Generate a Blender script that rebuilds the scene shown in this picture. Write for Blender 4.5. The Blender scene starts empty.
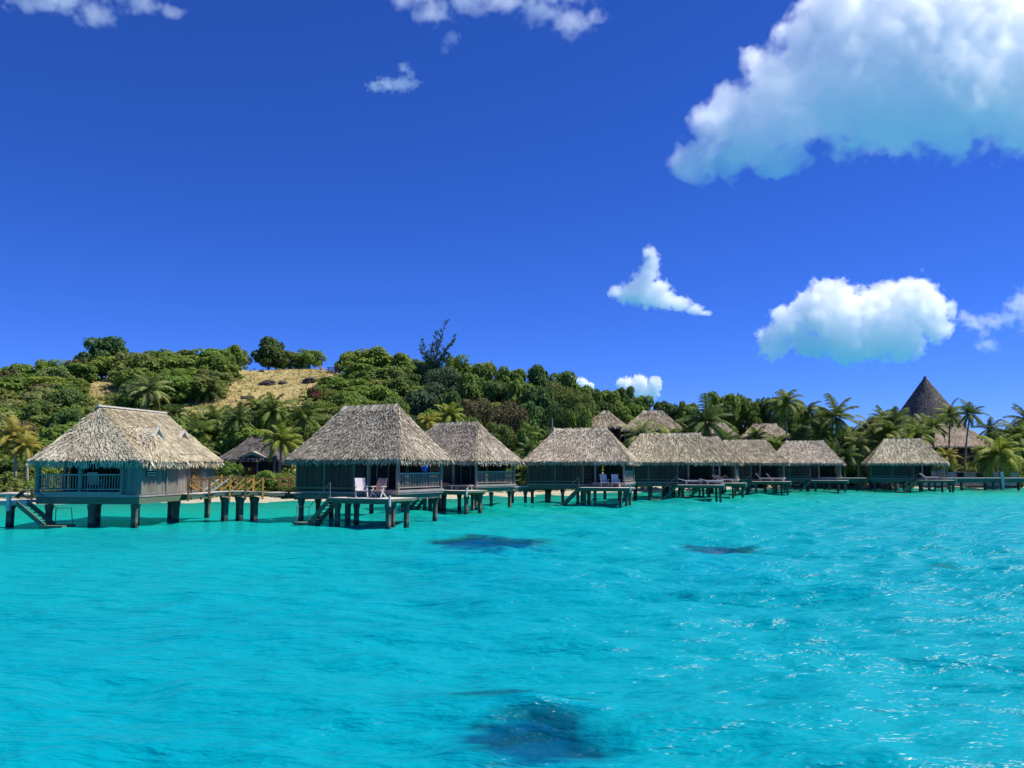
import bpy, bmesh, math, random
import numpy as np
from mathutils import Vector, Matrix, Euler, noise as mnoise

SC = bpy.context.scene
COL = SC.collection
RND = random.Random(7)
R = math.radians
DETAIL = 1.0

# ------------------------------------------------------------------ camera
FPX, CX, CY, CAMH = 828.0, 512.0, 384.0, 3.35
PITCH = math.atan((466.5 - 384.0) / FPX)
SP, CP = math.sin(PITCH), math.cos(PITCH)


def at(px, py, Y):
    """world point seen at a pixel, Y metres away"""
    a = (CY - py) / FPX
    Z = Y * (SP + a * CP) / (CP - a * SP)
    dep = Y * CP + Z * SP
    return Vector(((px - CX) / FPX * dep, Y, CAMH + Z))


def to_px(p):
    Z = p[2] - CAMH
    dep = p[1] * CP + Z * SP
    return CX + FPX * p[0] / dep, CY - FPX * (-p[1] * SP + Z * CP) / dep


cam = bpy.data.cameras.new('camera')
camo = bpy.data.objects.new('camera', cam)
COL.objects.link(camo)
cam.sensor_width = 36.0
cam.lens = FPX / 1024 * 36.0
cam.clip_start = 0.1
cam.clip_end = 20000
camo.location = (0, 0, CAMH)
camo.rotation_euler = (math.pi / 2 + PITCH, 0, 0)
SC.camera = camo

# ------------------------------------------------------------------ object helpers


def tag(o, label=None, cat=None, group=None, kind=None):
    if label: o['label'] = label
    if cat: o['category'] = cat
    if group: o['group'] = group
    if kind: o['kind'] = kind
    return o


def empty(name, loc, rz=0.0, label=None, cat=None, group=None, scale=None):
    o = bpy.data.objects.new(name, None)
    COL.objects.link(o)
    o.location = loc
    o.rotation_euler = (0, 0, rz)
    o.empty_display_size = 0.2
    if scale: o.scale = scale
    return tag(o, label, cat, group)


def link(name, me, parent=None, mat=None):
    o = bpy.data.objects.new(name, me)
    COL.objects.link(o)
    if parent is not None: o.parent = parent
    if mat is not None and len(me.materials) == 0: me.materials.append(mat)
    return o


class MB:
    def __init__(s):
        s.v = []
        s.f = []

    def quad(s, a, b, c, d):
        n = len(s.v)
        s.v += [tuple(a), tuple(b), tuple(c), tuple(d)]
        s.f.append((n, n + 1, n + 2, n + 3))

    def tri(s, a, b, c):
        n = len(s.v)
        s.v += [tuple(a), tuple(b), tuple(c)]
        s.f.append((n, n + 1, n + 2))

    def hexa(s, p):
        n = len(s.v)
        s.v += [tuple(q) for q in p]
        for f in ((0, 3, 2, 1), (4, 5, 6, 7), (0, 1, 5, 4), (1, 2, 6, 5), (2, 3, 7, 6), (3, 0, 4, 7)):
            s.f.append(tuple(n + i for i in f))

    def box(s, x0, x1, y0, y1, z0, z1):
        s.hexa([(x0, y0, z0), (x1, y0, z0), (x1, y1, z0), (x0, y1, z0),
                (x0, y0, z1), (x1, y0, z1), (x1, y1, z1), (x0, y1, z1)])

    def bar(s, p, q, w, h):
        p = Vector(p); q = Vector(q)
        d = (q - p).normalized()
        up = Vector((0, 0, 1)) if abs(d.z) < 0.95 else Vector((0, 1, 0))
        sx = d.cross(up).normalized() * (w / 2)
        sz = sx.cross(d).normalized() * (h / 2)
        s.hexa([p - sx - sz, p + sx - sz, q + sx - sz, q - sx - sz,
                p - sx + sz, p + sx + sz, q + sx + sz, q - sx + sz])

    def tube(s, pts, rads, n=8, caps=True):
        base = len(s.v)
        pts = [Vector(p) for p in pts]
        for i, p in enumerate(pts):
            d = (pts[min(i + 1, len(pts) - 1)] - pts[max(i - 1, 0)]).normalized()
            up = Vector((1, 0, 0)) if abs(d.x) < 0.8 else Vector((0, 1, 0))
            a = d.cross(up).normalized(); b = d.cross(a)
            for k in range(n):
                t = 2 * math.pi * k / n
                s.v.append(tuple(p + (a * math.cos(t) + b * math.sin(t)) * rads[i]))
        for i in range(len(pts) - 1):
            for k in range(n):
                k2 = (k + 1) % n
                s.f.append((base + i * n + k, base + i * n + k2, base + (i + 1) * n + k2, base + (i + 1) * n + k))
        if caps:
            s.f.append(tuple(base + k for k in range(n))[::-1])
            s.f.append(tuple(base + (len(pts) - 1) * n + k for k in range(n)))

    def mesh(s, name, smooth=False):
        me = bpy.data.meshes.new(name)
        me.from_pydata(s.v, [], s.f)
        if smooth:
            me.polygons.foreach_set('use_smooth', [True] * len(me.polygons))
        me.update()
        return me

    def build(s, name, mat, parent=None, smooth=False):
        return link(name, s.mesh(name, smooth), parent, mat)


# ------------------------------------------------------------------ materials
def newmat(name):
    m = bpy.data.materials.new(name)
    m.use_nodes = True
    nt = m.node_tree
    for n in list(nt.nodes): nt.nodes.remove(n)
    out = nt.nodes.new('ShaderNodeOutputMaterial')
    return m, nt, out


def N(nt, t, **kw):
    n = nt.nodes.new('ShaderNode' + t)
    for k, v in kw.items():
        if k in n.inputs: n.inputs[k].default_value = v
        else: setattr(n, k, v)
    return n


def L(nt, a, b): nt.links.new(a, b)


def ramp(nt, stops):
    r = nt.nodes.new('ShaderNodeValToRGB')
    e = r.color_ramp.elements
    while len(e) < len(stops): e.new(0.5)
    for i, (p, c) in enumerate(stops):
        e[i].position = p
        e[i].color = (c[0], c[1], c[2], 1)
    return r


def mulc(nt, a, b, fac=1.0):
    m = nt.nodes.new('ShaderNodeMix'); m.data_type = 'RGBA'; m.blend_type = 'MULTIPLY'
    m.inputs[0].default_value = fac
    L(nt, a, m.inputs[6]); L(nt, b, m.inputs[7])
    return m.outputs[2]


def mixc(nt, fac, a, b):
    m = nt.nodes.new('ShaderNodeMix'); m.data_type = 'RGBA'
    if hasattr(fac, 'is_linked'): L(nt, fac, m.inputs[0])
    else: m.inputs[0].default_value = fac
    for s, i in ((a, 6), (b, 7)):
        if hasattr(s, 'is_linked'): L(nt, s, m.inputs[i])
        else: m.inputs[i].default_value = (s[0], s[1], s[2], 1)
    return m.outputs[2]


def island_mat(name, stops, nscale=0.6, nlo=0.70, nhi=1.18, rough=0.9, spec=0.15):
    """many small pieces, each its own shade, with broad weathering"""
    m, nt, out = newmat(name)
    g = N(nt, 'NewGeometry')
    r = ramp(nt, stops)
    L(nt, g.outputs['Random Per Island'], r.inputs[0])
    tc = N(nt, 'TexCoord')
    nz = N(nt, 'TexNoise', Scale=nscale, Detail=4.0)
    L(nt, tc.outputs['Object'], nz.inputs['Vector'])
    r2 = ramp(nt, [(0.3, (nlo,) * 3), (0.7, (nhi,) * 3)])
    L(nt, nz.outputs['Fac'], r2.inputs[0])
    p = N(nt, 'BsdfPrincipled', Roughness=rough)
    p.inputs['Specular IOR Level'].default_value = spec
    oi = N(nt, 'ObjectInfo')
    L(nt, mulc(nt, mulc(nt, r.outputs[0], r2.outputs[0]), oi.outputs['Color']), p.inputs['Base Color'])
    L(nt, p.outputs[0], out.inputs[0])
    return m


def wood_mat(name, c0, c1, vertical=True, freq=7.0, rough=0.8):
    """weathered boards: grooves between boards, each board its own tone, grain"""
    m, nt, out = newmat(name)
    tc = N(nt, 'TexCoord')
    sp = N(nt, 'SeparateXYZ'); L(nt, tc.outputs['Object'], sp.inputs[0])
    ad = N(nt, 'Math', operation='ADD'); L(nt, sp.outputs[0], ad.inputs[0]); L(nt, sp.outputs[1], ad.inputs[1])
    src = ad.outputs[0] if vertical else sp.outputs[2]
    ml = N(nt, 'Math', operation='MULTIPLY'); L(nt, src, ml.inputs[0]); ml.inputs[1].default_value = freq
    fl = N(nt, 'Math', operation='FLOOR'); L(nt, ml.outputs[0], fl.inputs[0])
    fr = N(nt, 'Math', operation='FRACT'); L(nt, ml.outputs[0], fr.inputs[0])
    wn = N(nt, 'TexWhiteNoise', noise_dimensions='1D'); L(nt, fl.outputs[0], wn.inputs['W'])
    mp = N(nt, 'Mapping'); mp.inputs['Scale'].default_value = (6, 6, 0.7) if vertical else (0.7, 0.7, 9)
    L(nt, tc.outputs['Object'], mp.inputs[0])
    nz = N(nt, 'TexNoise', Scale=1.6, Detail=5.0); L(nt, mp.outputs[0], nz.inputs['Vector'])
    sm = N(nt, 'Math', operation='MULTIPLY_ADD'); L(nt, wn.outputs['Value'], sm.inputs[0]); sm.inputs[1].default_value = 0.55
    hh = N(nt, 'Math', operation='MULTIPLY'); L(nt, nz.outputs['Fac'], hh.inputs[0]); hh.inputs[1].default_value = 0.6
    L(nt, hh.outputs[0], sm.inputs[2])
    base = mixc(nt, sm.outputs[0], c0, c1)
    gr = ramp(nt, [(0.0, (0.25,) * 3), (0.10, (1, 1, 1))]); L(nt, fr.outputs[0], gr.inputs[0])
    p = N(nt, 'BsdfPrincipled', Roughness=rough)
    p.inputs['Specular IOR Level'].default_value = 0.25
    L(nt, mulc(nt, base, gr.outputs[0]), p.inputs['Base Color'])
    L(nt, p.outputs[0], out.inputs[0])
    return m


def noise_mat(name, c0, c1, scale=2.0, rough=0.8, stretch=(1, 1, 1), spec=0.25):
    m, nt, out = newmat(name)
    tc = N(nt, 'TexCoord')
    mp = N(nt, 'Mapping'); mp.inputs['Scale'].default_value = stretch
    L(nt, tc.outputs['Object'], mp.inputs[0])
    nz = N(nt, 'TexNoise', Scale=scale, Detail=6.0, Roughness=0.65); L(nt, mp.outputs[0], nz.inputs['Vector'])
    r = ramp(nt, [(0.3, c0), (0.7, c1)]); L(nt, nz.outputs['Fac'], r.inputs[0])
    p = N(nt, 'BsdfPrincipled', Roughness=rough)
    p.inputs['Specular IOR Level'].default_value = spec
    L(nt, r.outputs[0], p.inputs['Base Color'])
    bp = N(nt, 'Bump', Strength=0.3, Distance=0.03); L(nt, nz.outputs['Fac'], bp.inputs['Height'])
    L(nt, bp.outputs[0], p.inputs['Normal'])
    L(nt, p.outputs[0], out.inputs[0])
    return m


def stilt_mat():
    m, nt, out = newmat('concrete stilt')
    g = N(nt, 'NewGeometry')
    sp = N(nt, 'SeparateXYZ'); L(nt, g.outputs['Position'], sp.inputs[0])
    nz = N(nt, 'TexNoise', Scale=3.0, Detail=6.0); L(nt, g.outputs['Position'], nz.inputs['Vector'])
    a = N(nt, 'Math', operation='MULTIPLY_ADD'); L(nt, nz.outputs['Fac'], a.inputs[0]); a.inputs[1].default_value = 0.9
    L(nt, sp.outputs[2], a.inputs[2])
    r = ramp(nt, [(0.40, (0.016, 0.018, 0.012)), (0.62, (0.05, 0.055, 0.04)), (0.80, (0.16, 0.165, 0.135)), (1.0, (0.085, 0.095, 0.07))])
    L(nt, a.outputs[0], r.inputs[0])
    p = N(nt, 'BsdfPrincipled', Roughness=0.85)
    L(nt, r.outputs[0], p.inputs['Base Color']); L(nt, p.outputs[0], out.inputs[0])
    return m


def leaf_mat(name, transl=0.3, rough=0.5):
    """leaves: the object's own colour, every leaf clump a little different"""
    m, nt, out = newmat(name)
    oi = N(nt, 'ObjectInfo')
    g = N(nt, 'NewGeometry')
    r = ramp(nt, [(0.0, (0.72, 0.75, 0.7)), (0.5, (1.0, 1.0, 0.95)), (0.85, (1.25, 1.22, 1.1)), (1.0, (1.6, 1.5, 1.25))])
    L(nt, g.outputs['Random Per Island'], r.inputs[0])
    c = mulc(nt, oi.outputs['Color'], r.outputs[0])
    p = N(nt, 'BsdfPrincipled', Roughness=rough)
    p.inputs['Specular IOR Level'].default_value = 0.15
    L(nt, c, p.inputs['Base Color'])
    t = N(nt, 'BsdfTranslucent'); L(nt, c, t.inputs['Color'])
    mx = N(nt, 'MixShader'); mx.inputs[0].default_value = transl
    L(nt, p.outputs[0], mx.inputs[1]); L(nt, t.outputs[0], mx.inputs[2])
    L(nt, mx.outputs[0], out.inputs[0])
    return m


M = {}
M['thatch'] = island_mat('grey pandanus thatch', [(0, (0.177, 0.147, 0.100)), (0.3, (0.344, 0.296, 0.208)), (0.7, (0.499, 0.443, 0.318)), (1, (0.769, 0.704, 0.508))])
M['thatch_pale'] = island_mat('pale pandanus thatch', [(0, (0.249, 0.204, 0.132)), (0.3, (0.457, 0.393, 0.262)), (0.7, (0.644, 0.572, 0.394)), (1, (0.832, 0.766, 0.550))])
M['thatch_dark'] = island_mat('dark old thatch', [(0, (0.07, 0.063, 0.057)), (0.5, (0.13, 0.118, 0.106)), (1, (0.21, 0.193, 0.175))])
M['thatch_tan'] = island_mat('tan thatch', [(0, (0.20, 0.16, 0.11)), (0.5, (0.36, 0.29, 0.21)), (1, (0.52, 0.43, 0.32))])
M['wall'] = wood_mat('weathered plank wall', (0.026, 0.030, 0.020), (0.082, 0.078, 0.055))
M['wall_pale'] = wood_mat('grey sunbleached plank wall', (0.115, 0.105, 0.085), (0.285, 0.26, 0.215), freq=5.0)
M['post'] = noise_mat('grey timber post', (0.15, 0.14, 0.12), (0.27, 0.25, 0.22), 3.0, stretch=(4, 4, 0.6))
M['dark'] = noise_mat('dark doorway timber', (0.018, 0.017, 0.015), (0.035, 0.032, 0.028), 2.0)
M['beam'] = noise_mat('painted floor beam in water-lit green', (0.085, 0.135, 0.085), (0.15, 0.20, 0.135), 1.3, stretch=(0.6, 0.6, 3))  # green cast of light bouncing off the lagoon is put into this colour
M['deck'] = wood_mat('sunbleached deck boards', (0.42, 0.40, 0.36), (0.62, 0.60, 0.55), freq=6.0)
M['rail'] = noise_mat('pinkish grey railing wood', (0.28, 0.23, 0.20), (0.42, 0.36, 0.32), 4.0)
M['stilt'] = stilt_mat()
M['yellow_wood'] = noise_mat('yellow brace timber', (0.42, 0.22, 0.05), (0.62, 0.36, 0.09), 2.5, stretch=(1, 1, 1))
M['brown_wood'] = noise_mat('brown rail timber', (0.13, 0.07, 0.026), (0.25, 0.145, 0.055), 2.5)
M['cap'] = noise_mat('pale ridge cap', (0.52, 0.48, 0.40), (0.74, 0.70, 0.62), 3.0)
M['trim'] = noise_mat('pale barge board', (0.45, 0.43, 0.38), (0.66, 0.63, 0.57), 3.0)
M['bark'] = noise_mat('tree bark', (0.09, 0.075, 0.06), (0.22, 0.19, 0.15), 2.5, stretch=(2, 2, 0.5))
M['palm_bark'] = noise_mat('palm trunk bark', (0.20, 0.17, 0.13), (0.40, 0.35, 0.28), 2.0, stretch=(0.5, 0.5, 5))
M['leaf'] = leaf_mat('broad leaves', 0.42)
M['frond'] = leaf_mat('palm fronds', 0.3, 0.55)
M['needle'] = leaf_mat('casuarina needles', 0.2, 0.6)
M['rock'] = noise_mat('dark volcanic rock', (0.03, 0.028, 0.026), (0.11, 0.10, 0.09), 1.4, 0.9)
M['wall_stone'] = noise_mat('pale coral stone wall', (0.34, 0.31, 0.28), (0.56, 0.52, 0.47), 1.5, 0.9)
M['log'] = noise_mat('bleached driftwood', (0.38, 0.33, 0.28), (0.62, 0.57, 0.50), 2.0, stretch=(0.5, 3, 3))
M['coral'] = noise_mat('dark coral', (0.0, 0.05, 0.20), (0.002, 0.11, 0.36), 3.0, 0.9)  # blue is the water column's scattered light, put into the coral's colour
M['white_cloth'] = noise_mat('white sling fabric', (0.62, 0.53, 0.52), (0.74, 0.66, 0.65), 2.0)
M['pink_cloth'] = noise_mat('faded pink fabric', (0.56, 0.36, 0.32), (0.68, 0.46, 0.42), 2.0)
M['brown_cloth'] = noise_mat('brown fabric', (0.30, 0.15, 0.13), (0.40, 0.22, 0.19), 2.0)
M['dark_cloth'] = noise_mat('dark brown cushion', (0.05, 0.035, 0.035), (0.09, 0.06, 0.06), 2.0)
M['blue_cloth'] = noise_mat('blue shirt cloth', (0.02, 0.13, 0.62), (0.03, 0.20, 0.78), 4.0)
M['skin'] = noise_mat('skin', (0.30, 0.17, 0.11), (0.36, 0.21, 0.14), 4.0, 0.55)
M['hair'] = noise_mat('dark hair', (0.012, 0.010, 0.009), (0.03, 0.025, 0.02), 8.0, 0.6)
M['short_cloth'] = noise_mat('dark shorts cloth', (0.03, 0.03, 0.05), (0.06, 0.06, 0.09), 5.0)

# ------------------------------------------------------------------ terrain
SHORE = [(-400, 70), (-60, 72), (-30, 77), (-10, 84), (4, 95), (16, 108), (30, 119), (45, 125), (80, 128), (400, 132)]
# height of the hill's crest by X, 150 m out
CREST = [(-400, 8), (-150, 13), (-100, 17), (-80, 19.5), (-62, 21.3), (-45, 21.6), (-33, 21.4), (-22, 20.2), (-12, 17.5),
         (0, 14.5), (14, 11.5), (28, 8.8), (45, 6.5), (60, 5.0), (100, 4.2), (400, 3)]


def lut(tab, x):
    return np.interp(x, [p[0] for p in tab], [p[1] for p in tab])


def sstep(x):
    x = np.clip(x, 0, 1)
    return x * x * (3 - 2 * x)


def ground(x, y):
    """height of the ground: lagoon floor, beach, flat, hill"""
    x = np.asarray(x, float); y = np.asarray(y, float)
    s = y - lut(SHORE, x)
    z = np.where(s < 0, np.maximum(s * 0.036, -2.6 + 0 * s) - 0.05, 0)
    z = np.where(s >= 0, np.minimum(s * 0.12, 1.3) - 0.05, z)
    crest = lut(CREST, x)
    y0 = lut(SHORE, x) + 12
    t = np.clip((y - y0) / np.maximum(150 - y0, 12), 0, 1)
    t = t ** 1.25 * (1 - 0.03 * t ** 8)
    back = 1 - 0.5 * sstep((y - 158) / 90) - 0.5 * sstep((y - 250) / 120)
    z = z + np.where(s > 0, (crest - 1.3) * t * back, 0)
    z = np.where(y > 380, -2.5, z)
    bump = 0.35 * np.sin(x * 0.31 + y * 0.17) + 0.3 * np.sin(y * 0.43 - x * 0.11)
    return z + bump * np.clip((s - 10) / 20, 0, 1) * np.where(y > 380, 0, 1)


def gz(x, y): return float(ground(x, y))


def axis(lo, hi, inner, n_out=9):
    out = [inner[0] - (inner[0] - lo) * (k / n_out) ** 2 for k in range(n_out, 0, -1)]
    return np.array(out + list(inner) + [inner[-1] + (hi - inner[-1]) * (k / n_out) ** 2 for k in range(1, n_out + 1)])


def grid_mesh(name, xs, ys, zfun):
    Xg, Yg = np.meshgrid(xs, ys)
    Zg = zfun(Xg, Yg)
    nx, ny = len(xs), len(ys)
    co = np.stack([Xg.ravel(), Yg.ravel(), Zg.ravel()], 1)
    i = np.arange(nx * ny).reshape(ny, nx)
    f = np.stack([i[:-1, :-1].ravel(), i[:-1, 1:].ravel(), i[1:, 1:].ravel(), i[1:, :-1].ravel()], 1)
    me = bpy.data.meshes.new(name)
    me.vertices.add(len(co)); me.vertices.foreach_set('co', co.ravel())
    me.loops.add(f.size); me.loops.foreach_set('vertex_index', f.ravel().astype(np.int32))
    me.polygons.add(len(f)); me.polygons.foreach_set('loop_start', (np.arange(len(f)) * 4).astype(np.int32))
    me.polygons.foreach_set('use_smooth', np.ones(len(f), bool))
    me.update(calc_edges=True)
    return me, co


def in_grass(px, py):
    """dry grass openings, told by where the slope lies"""
    if 232 < px < 342 and 360 < py < 396 and py > 362 + max(0, (250 - px)) * 0.3: 
        return True
    if 228 < px < 300 and 390 < py < 412: return True
    if 160 < px < 232 and 398 < py < 418: return True
    if 84 < px < 118 and 378 < py < 410: return True
    return False


def ground_material():
    m, nt, out = newmat('island ground')
    g = N(nt, 'NewGeometry')
    sp = N(nt, 'SeparateXYZ'); L(nt, g.outputs['Position'], sp.inputs[0])
    nz = N(nt, 'TexNoise', Scale=0.35, Detail=7.0, Roughness=0.65); L(nt, g.outputs['Position'], nz.inputs['Vector'])
    n2 = N(nt, 'TexNoise', Scale=3.5, Detail=5.0); L(nt, g.outputs['Position'], n2.inputs['Vector'])
    dry = ramp(nt, [(0.30, (0.18, 0.15, 0.065)), (0.45, (0.42, 0.335, 0.15)), (0.7, (0.58, 0.48, 0.25))])
    L(nt, nz.outputs['Fac'], dry.inputs[0])
    fine = ramp(nt, [(0.3, (0.45, 0.5, 0.45)), (0.65, (1.1, 1.1, 1.0))]); L(nt, n2.outputs['Fac'], fine.inputs[0])
    sand = ramp(nt, [(0.35, (0.36, 0.33, 0.23)), (0.7, (0.50, 0.46, 0.34))]); L(nt, n2.outputs['Fac'], sand.inputs[0])
    nb = N(nt, 'TexNoise', Scale=0.16, Detail=6.0, Roughness=0.6); L(nt, g.outputs['Position'], nb.inputs['Vector'])
    weed = ramp(nt, [(0.38, (0.16, 0.22, 0.20)), (0.56, (1, 1, 1))]); L(nt, nb.outputs['Fac'], weed.inputs[0])
    deep = N(nt, 'MapRange'); L(nt, sp.outputs[2], deep.inputs[0]); deep.inputs[1].default_value = -0.8; deep.inputs[2].default_value = -1.8
    sandc = mixc(nt, deep.outputs[0], sand.outputs[0], mulc(nt, sand.outputs[0], weed.outputs[0]))
    h = N(nt, 'Math', operation='MULTIPLY_ADD'); L(nt, nz.outputs['Fac'], h.inputs[0]); h.inputs[1].default_value = 1.4
    L(nt, sp.outputs[2], h.inputs[2])
    st = N(nt, 'MapRange'); L(nt, h.outputs[0], st.inputs[0]); st.inputs[1].default_value = 1.5; st.inputs[2].default_value = 2.2
    c = mixc(nt, st.outputs[0], sandc, mulc(nt, dry.outputs[0], fine.outputs[0]))
    p = N(nt, 'BsdfPrincipled', Roughness=0.95); p.inputs['Specular IOR Level'].default_value = 0.1
    L(nt, c, p.inputs['Base Color'])
    b = N(nt, 'Bump', Strength=0.6, Distance=0.3); L(nt, n2.outputs['Fac'], b.inputs['Height']); L(nt, b.outputs[0], p.inputs['Normal'])
    L(nt, p.outputs[0], out.inputs[0])
    return m


gxs = axis(-6000, 6000, np.arange(-200, 201, 2.5))
gys = axis(-4000, 8000, np.arange(-20, 400, 2.5))
gme, _ = grid_mesh('ground', gxs, gys, ground)
tag(link('ground', gme, None, ground_material()), kind='structure')

# ------------------------------------------------------------------ coral heads (under the water)
# centre x, y, half sizes, top depth
CORAL = []


def add_coral(px, py, w_px, h_px, top, label):
    # find the point of the lagoon whose surface is seen at this pixel
    ang = (py - 466.5) / FPX
    Y = CAMH / math.tan(math.atan(ang)) if ang > 0 else 100
    a = at(px, py, Y)
    sx = w_px * Y / FPX / 2
    ny = CAMH * FPX / max(py - h_px / 2 - 466.5, 1); fy = CAMH * FPX / (py + h_px / 2 - 466.5)
    sy = abs(ny - fy) / 2
    CORAL.append((a.x, a.y, sx, sy, top, label))


add_coral(490, 541.5, 122, 15, 0.16, 'dark coral head under the water in front of the hut with dark sunbeds')
add_coral(719, 548.5, 72, 12, 0.2, 'dark coral head under the water in front of the fifth stilt hut')
add_coral(537, 727, 150, 40, 0.25, 'wide dark coral head lying close under the water near the boat')
add_coral(525, 697, 150, 12, 0.5, 'thin dark coral strip just beyond the wide coral head')
add_coral(940, 565, 46, 4, 0.5, 'small faint coral strip under the water at the far right')
add_coral(590, 754, 60, 8, 0.5, 'small dark coral clump just in front of the wide coral head')


def coral_field(x, y):
    """depth of water over the coral heads"""
    dep = np.full(np.shape(x), 99.0)
    for cx, cy, sx, sy, top, _ in CORAL:
        q = ((x - cx) / sx) ** 2 + ((y - cy) / sy) ** 2
        for i in np.nonzero(q < 5)[0]:
            p = Vector((x[i] * 1.6, y[i] * 5.5, cx))
            p2 = Vector((x[i] * 0.35, y[i] * 0.8, cy))
            qq = q[i] + 0.5 * (mnoise.fractal(p, 0.8, 2.1, 3)) * min(1, q[i] + 0.25) + 0.30 * mnoise.noise(p2)
            d = top + min(max(qq - 0.6, 0), 3) * 2.6
            if d < dep[i]: dep[i] = d
    return dep


for cx, cy, sx, sy, top, lab in CORAL:
    bm = bmesh.new()
    bmesh.ops.create_icosphere(bm, subdivisions=5, radius=1.0)
    reach = (top + 0.1) * math.hypot(cx, cy) / CAMH
    for v in bm.verts:
        p = v.co.copy()
        k = 1 + 0.22 * mnoise.fractal(p * 2.2 + Vector((cx, cy, 0)), 0.9, 2.1, 4)
        v.co = Vector((p.x * sx * k * 1.45, p.y * (sy * 1.4 + reach * 0.7) * k, (p.z if p.z < 0 else p.z * (0.5 + 0.5 * k)) * 0.8))
    me = bpy.data.meshes.new('coral_head'); bm.to_mesh(me); bm.free()
    o = link('coral_head', me, None, M['coral'])
    kk = (math.hypot(cx, cy) + reach * 0.8) / math.hypot(cx, cy)
    o.location = (cx * kk, cy * kk, -top - 0.8)
    tag(o, lab, 'coral', 'coral heads under the lagoon water')

# ------------------------------------------------------------------ water


def water_material():
    m, nt, out = newmat('lagoon water')
    at_ = N(nt, 'Attribute', attribute_name='depth')
    g = N(nt, 'NewGeometry')
    # murk: share of light scattered back by the water itself
    at2 = N(nt, 'Attribute', attribute_name='clearance')
    mu = N(nt, 'Math', operation='MULTIPLY'); L(nt, at2.outputs['Fac'], mu.inputs[0]); mu.inputs[1].default_value = -0.75
    ex = N(nt, 'Math', operation='POWER'); ex.inputs[0].default_value = math.e; L(nt, mu.outputs[0], ex.inputs[1])
    fac = N(nt, 'MapRange'); L(nt, ex.outputs[0], fac.inputs[0])
    fac.inputs[1].default_value = 0; fac.inputs[2].default_value = 1; fac.inputs[3].default_value = 0.86; fac.inputs[4].default_value = 0.0
    nz = N(nt, 'TexNoise', Scale=0.07, Detail=5.0); L(nt, g.outputs['Position'], nz.inputs['Vector'])
    dm = N(nt, 'MapRange'); L(nt, at_.outputs['Fac'], dm.inputs[0]); dm.inputs[1].default_value = 0.0; dm.inputs[2].default_value = 2.6
    ad = N(nt, 'Math', operation='MULTIPLY_ADD'); L(nt, nz.outputs['Fac'], ad.inputs[0]); ad.inputs[1].default_value = 0.45; L(nt, dm.outputs[0], ad.inputs[2])
    sb = N(nt, 'Math', operation='SUBTRACT'); L(nt, ad.outputs[0], sb.inputs[0]); sb.inputs[1].default_value = 0.19; ad = sb
    body = ramp(nt, [(0.08, (0.04, 0.50, 0.30)), (0.35, (0.0, 0.51, 0.39)), (0.62, (0.0, 0.425, 0.45)), (1.0, (0.0, 0.34, 0.445))])
    L(nt, ad.outputs[0], body.inputs[0])
    # ripples
    mp = N(nt, 'Mapping'); mp.inputs['Scale'].default_value = (0.42, 1.15, 1.0); mp.inputs['Rotation'].default_value = (0, 0, R(14))
    L(nt, g.outputs['Position'], mp.inputs[0])
    r1 = N(nt, 'TexNoise', Scale=2.0, Detail=4.0, Roughness=0.52, Distortion=0.1); L(nt, mp.outputs[0], r1.inputs['Vector'])
    bp = N(nt, 'Bump', Strength=1.0, Distance=0.36); L(nt, r1.outputs['Fac'], bp.inputs['Height'])
    df = N(nt, 'BsdfDiffuse'); L(nt, body.outputs[0], df.inputs['Color']); L(nt, bp.outputs[0], df.inputs['Normal'])
    tr = N(nt, 'BsdfTransparent'); tr.inputs['Color'].default_value = (0.07, 0.70, 0.74, 1)
    m1 = N(nt, 'MixShader'); L(nt, fac.outputs[0], m1.inputs[0]); L(nt, tr.outputs[0], m1.inputs[1]); L(nt, df.outputs[0], m1.inputs[2])
    gl = N(nt, 'BsdfGlossy', Roughness=0.28); gl.inputs['Color'].default_value = (1, 1, 1, 1); L(nt, bp.outputs[0], gl.inputs['Normal'])
    fr = N(nt, 'Fresnel', IOR=1.33); L(nt, bp.outputs[0], fr.inputs['Normal'])
    fm = N(nt, 'MapRange'); L(nt, fr.outputs[0], fm.inputs[0]); fm.inputs[1].default_value = 0.02; fm.inputs[2].default_value = 0.6; fm.inputs[3].default_value = 0.008; fm.inputs[4].default_value = 0.11
    m2 = N(nt, 'MixShader'); L(nt, fm.outputs[0], m2.inputs[0]); L(nt, m1.outputs[0], m2.inputs[1]); L(nt, gl.outputs[0], m2.inputs[2])
    L(nt, m2.outputs[0], out.inputs[0])
    return m


def water_axes():
    ys = [-30, -15, -5, 0, 3, 5]
    y = 6.0
    while y < 150:
        ys.append(y); y += max(0.07, y * 0.0085)
    ys += [170, 200, 260, 400, 800, 1800, 4000, 8000]
    ys = [-4000, -1000, -300, -90] + ys
    xs = list(np.arange(-46, 62, 0.26))
    lo = [-46 - 3 * 1.22 ** k for k in range(1, 38)][::-1]; hi = [62 + 3 * 1.22 ** k for k in range(1, 38)]
    return np.array(lo + xs + hi), np.array(ys)


wxs, wys = water_axes()
wr = np.random.RandomState(4)
WAVES = []
for k in range(46):
    lam = 0.55 * (9.0 / 0.55) ** wr.rand()
    th = R(-115) + wr.randn() * 0.55
    WAVES.append((2 * math.pi / lam * math.cos(th), 2 * math.pi / lam * math.sin(th), wr.rand() * 6.28, 0.0105 * lam ** 0.6, lam))


def water_z(x, y):
    z = np.zeros_like(x)
    sp_ = np.maximum(0.26, y * 0.0085)
    for kx, ky, ph, am, lam in WAVES:
        s = np.sin(kx * x + ky * y + ph)
        z += am * (s + 0.35 * s * s - 0.17) * np.clip((lam / sp_ - 2.0) / 2, 0, 1)
    return z * (0.85 + 0.5 * np.tanh((x + 0.12 * y) / 12)) * np.clip(1 - np.abs(x) / 200, 0, 1)


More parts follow.
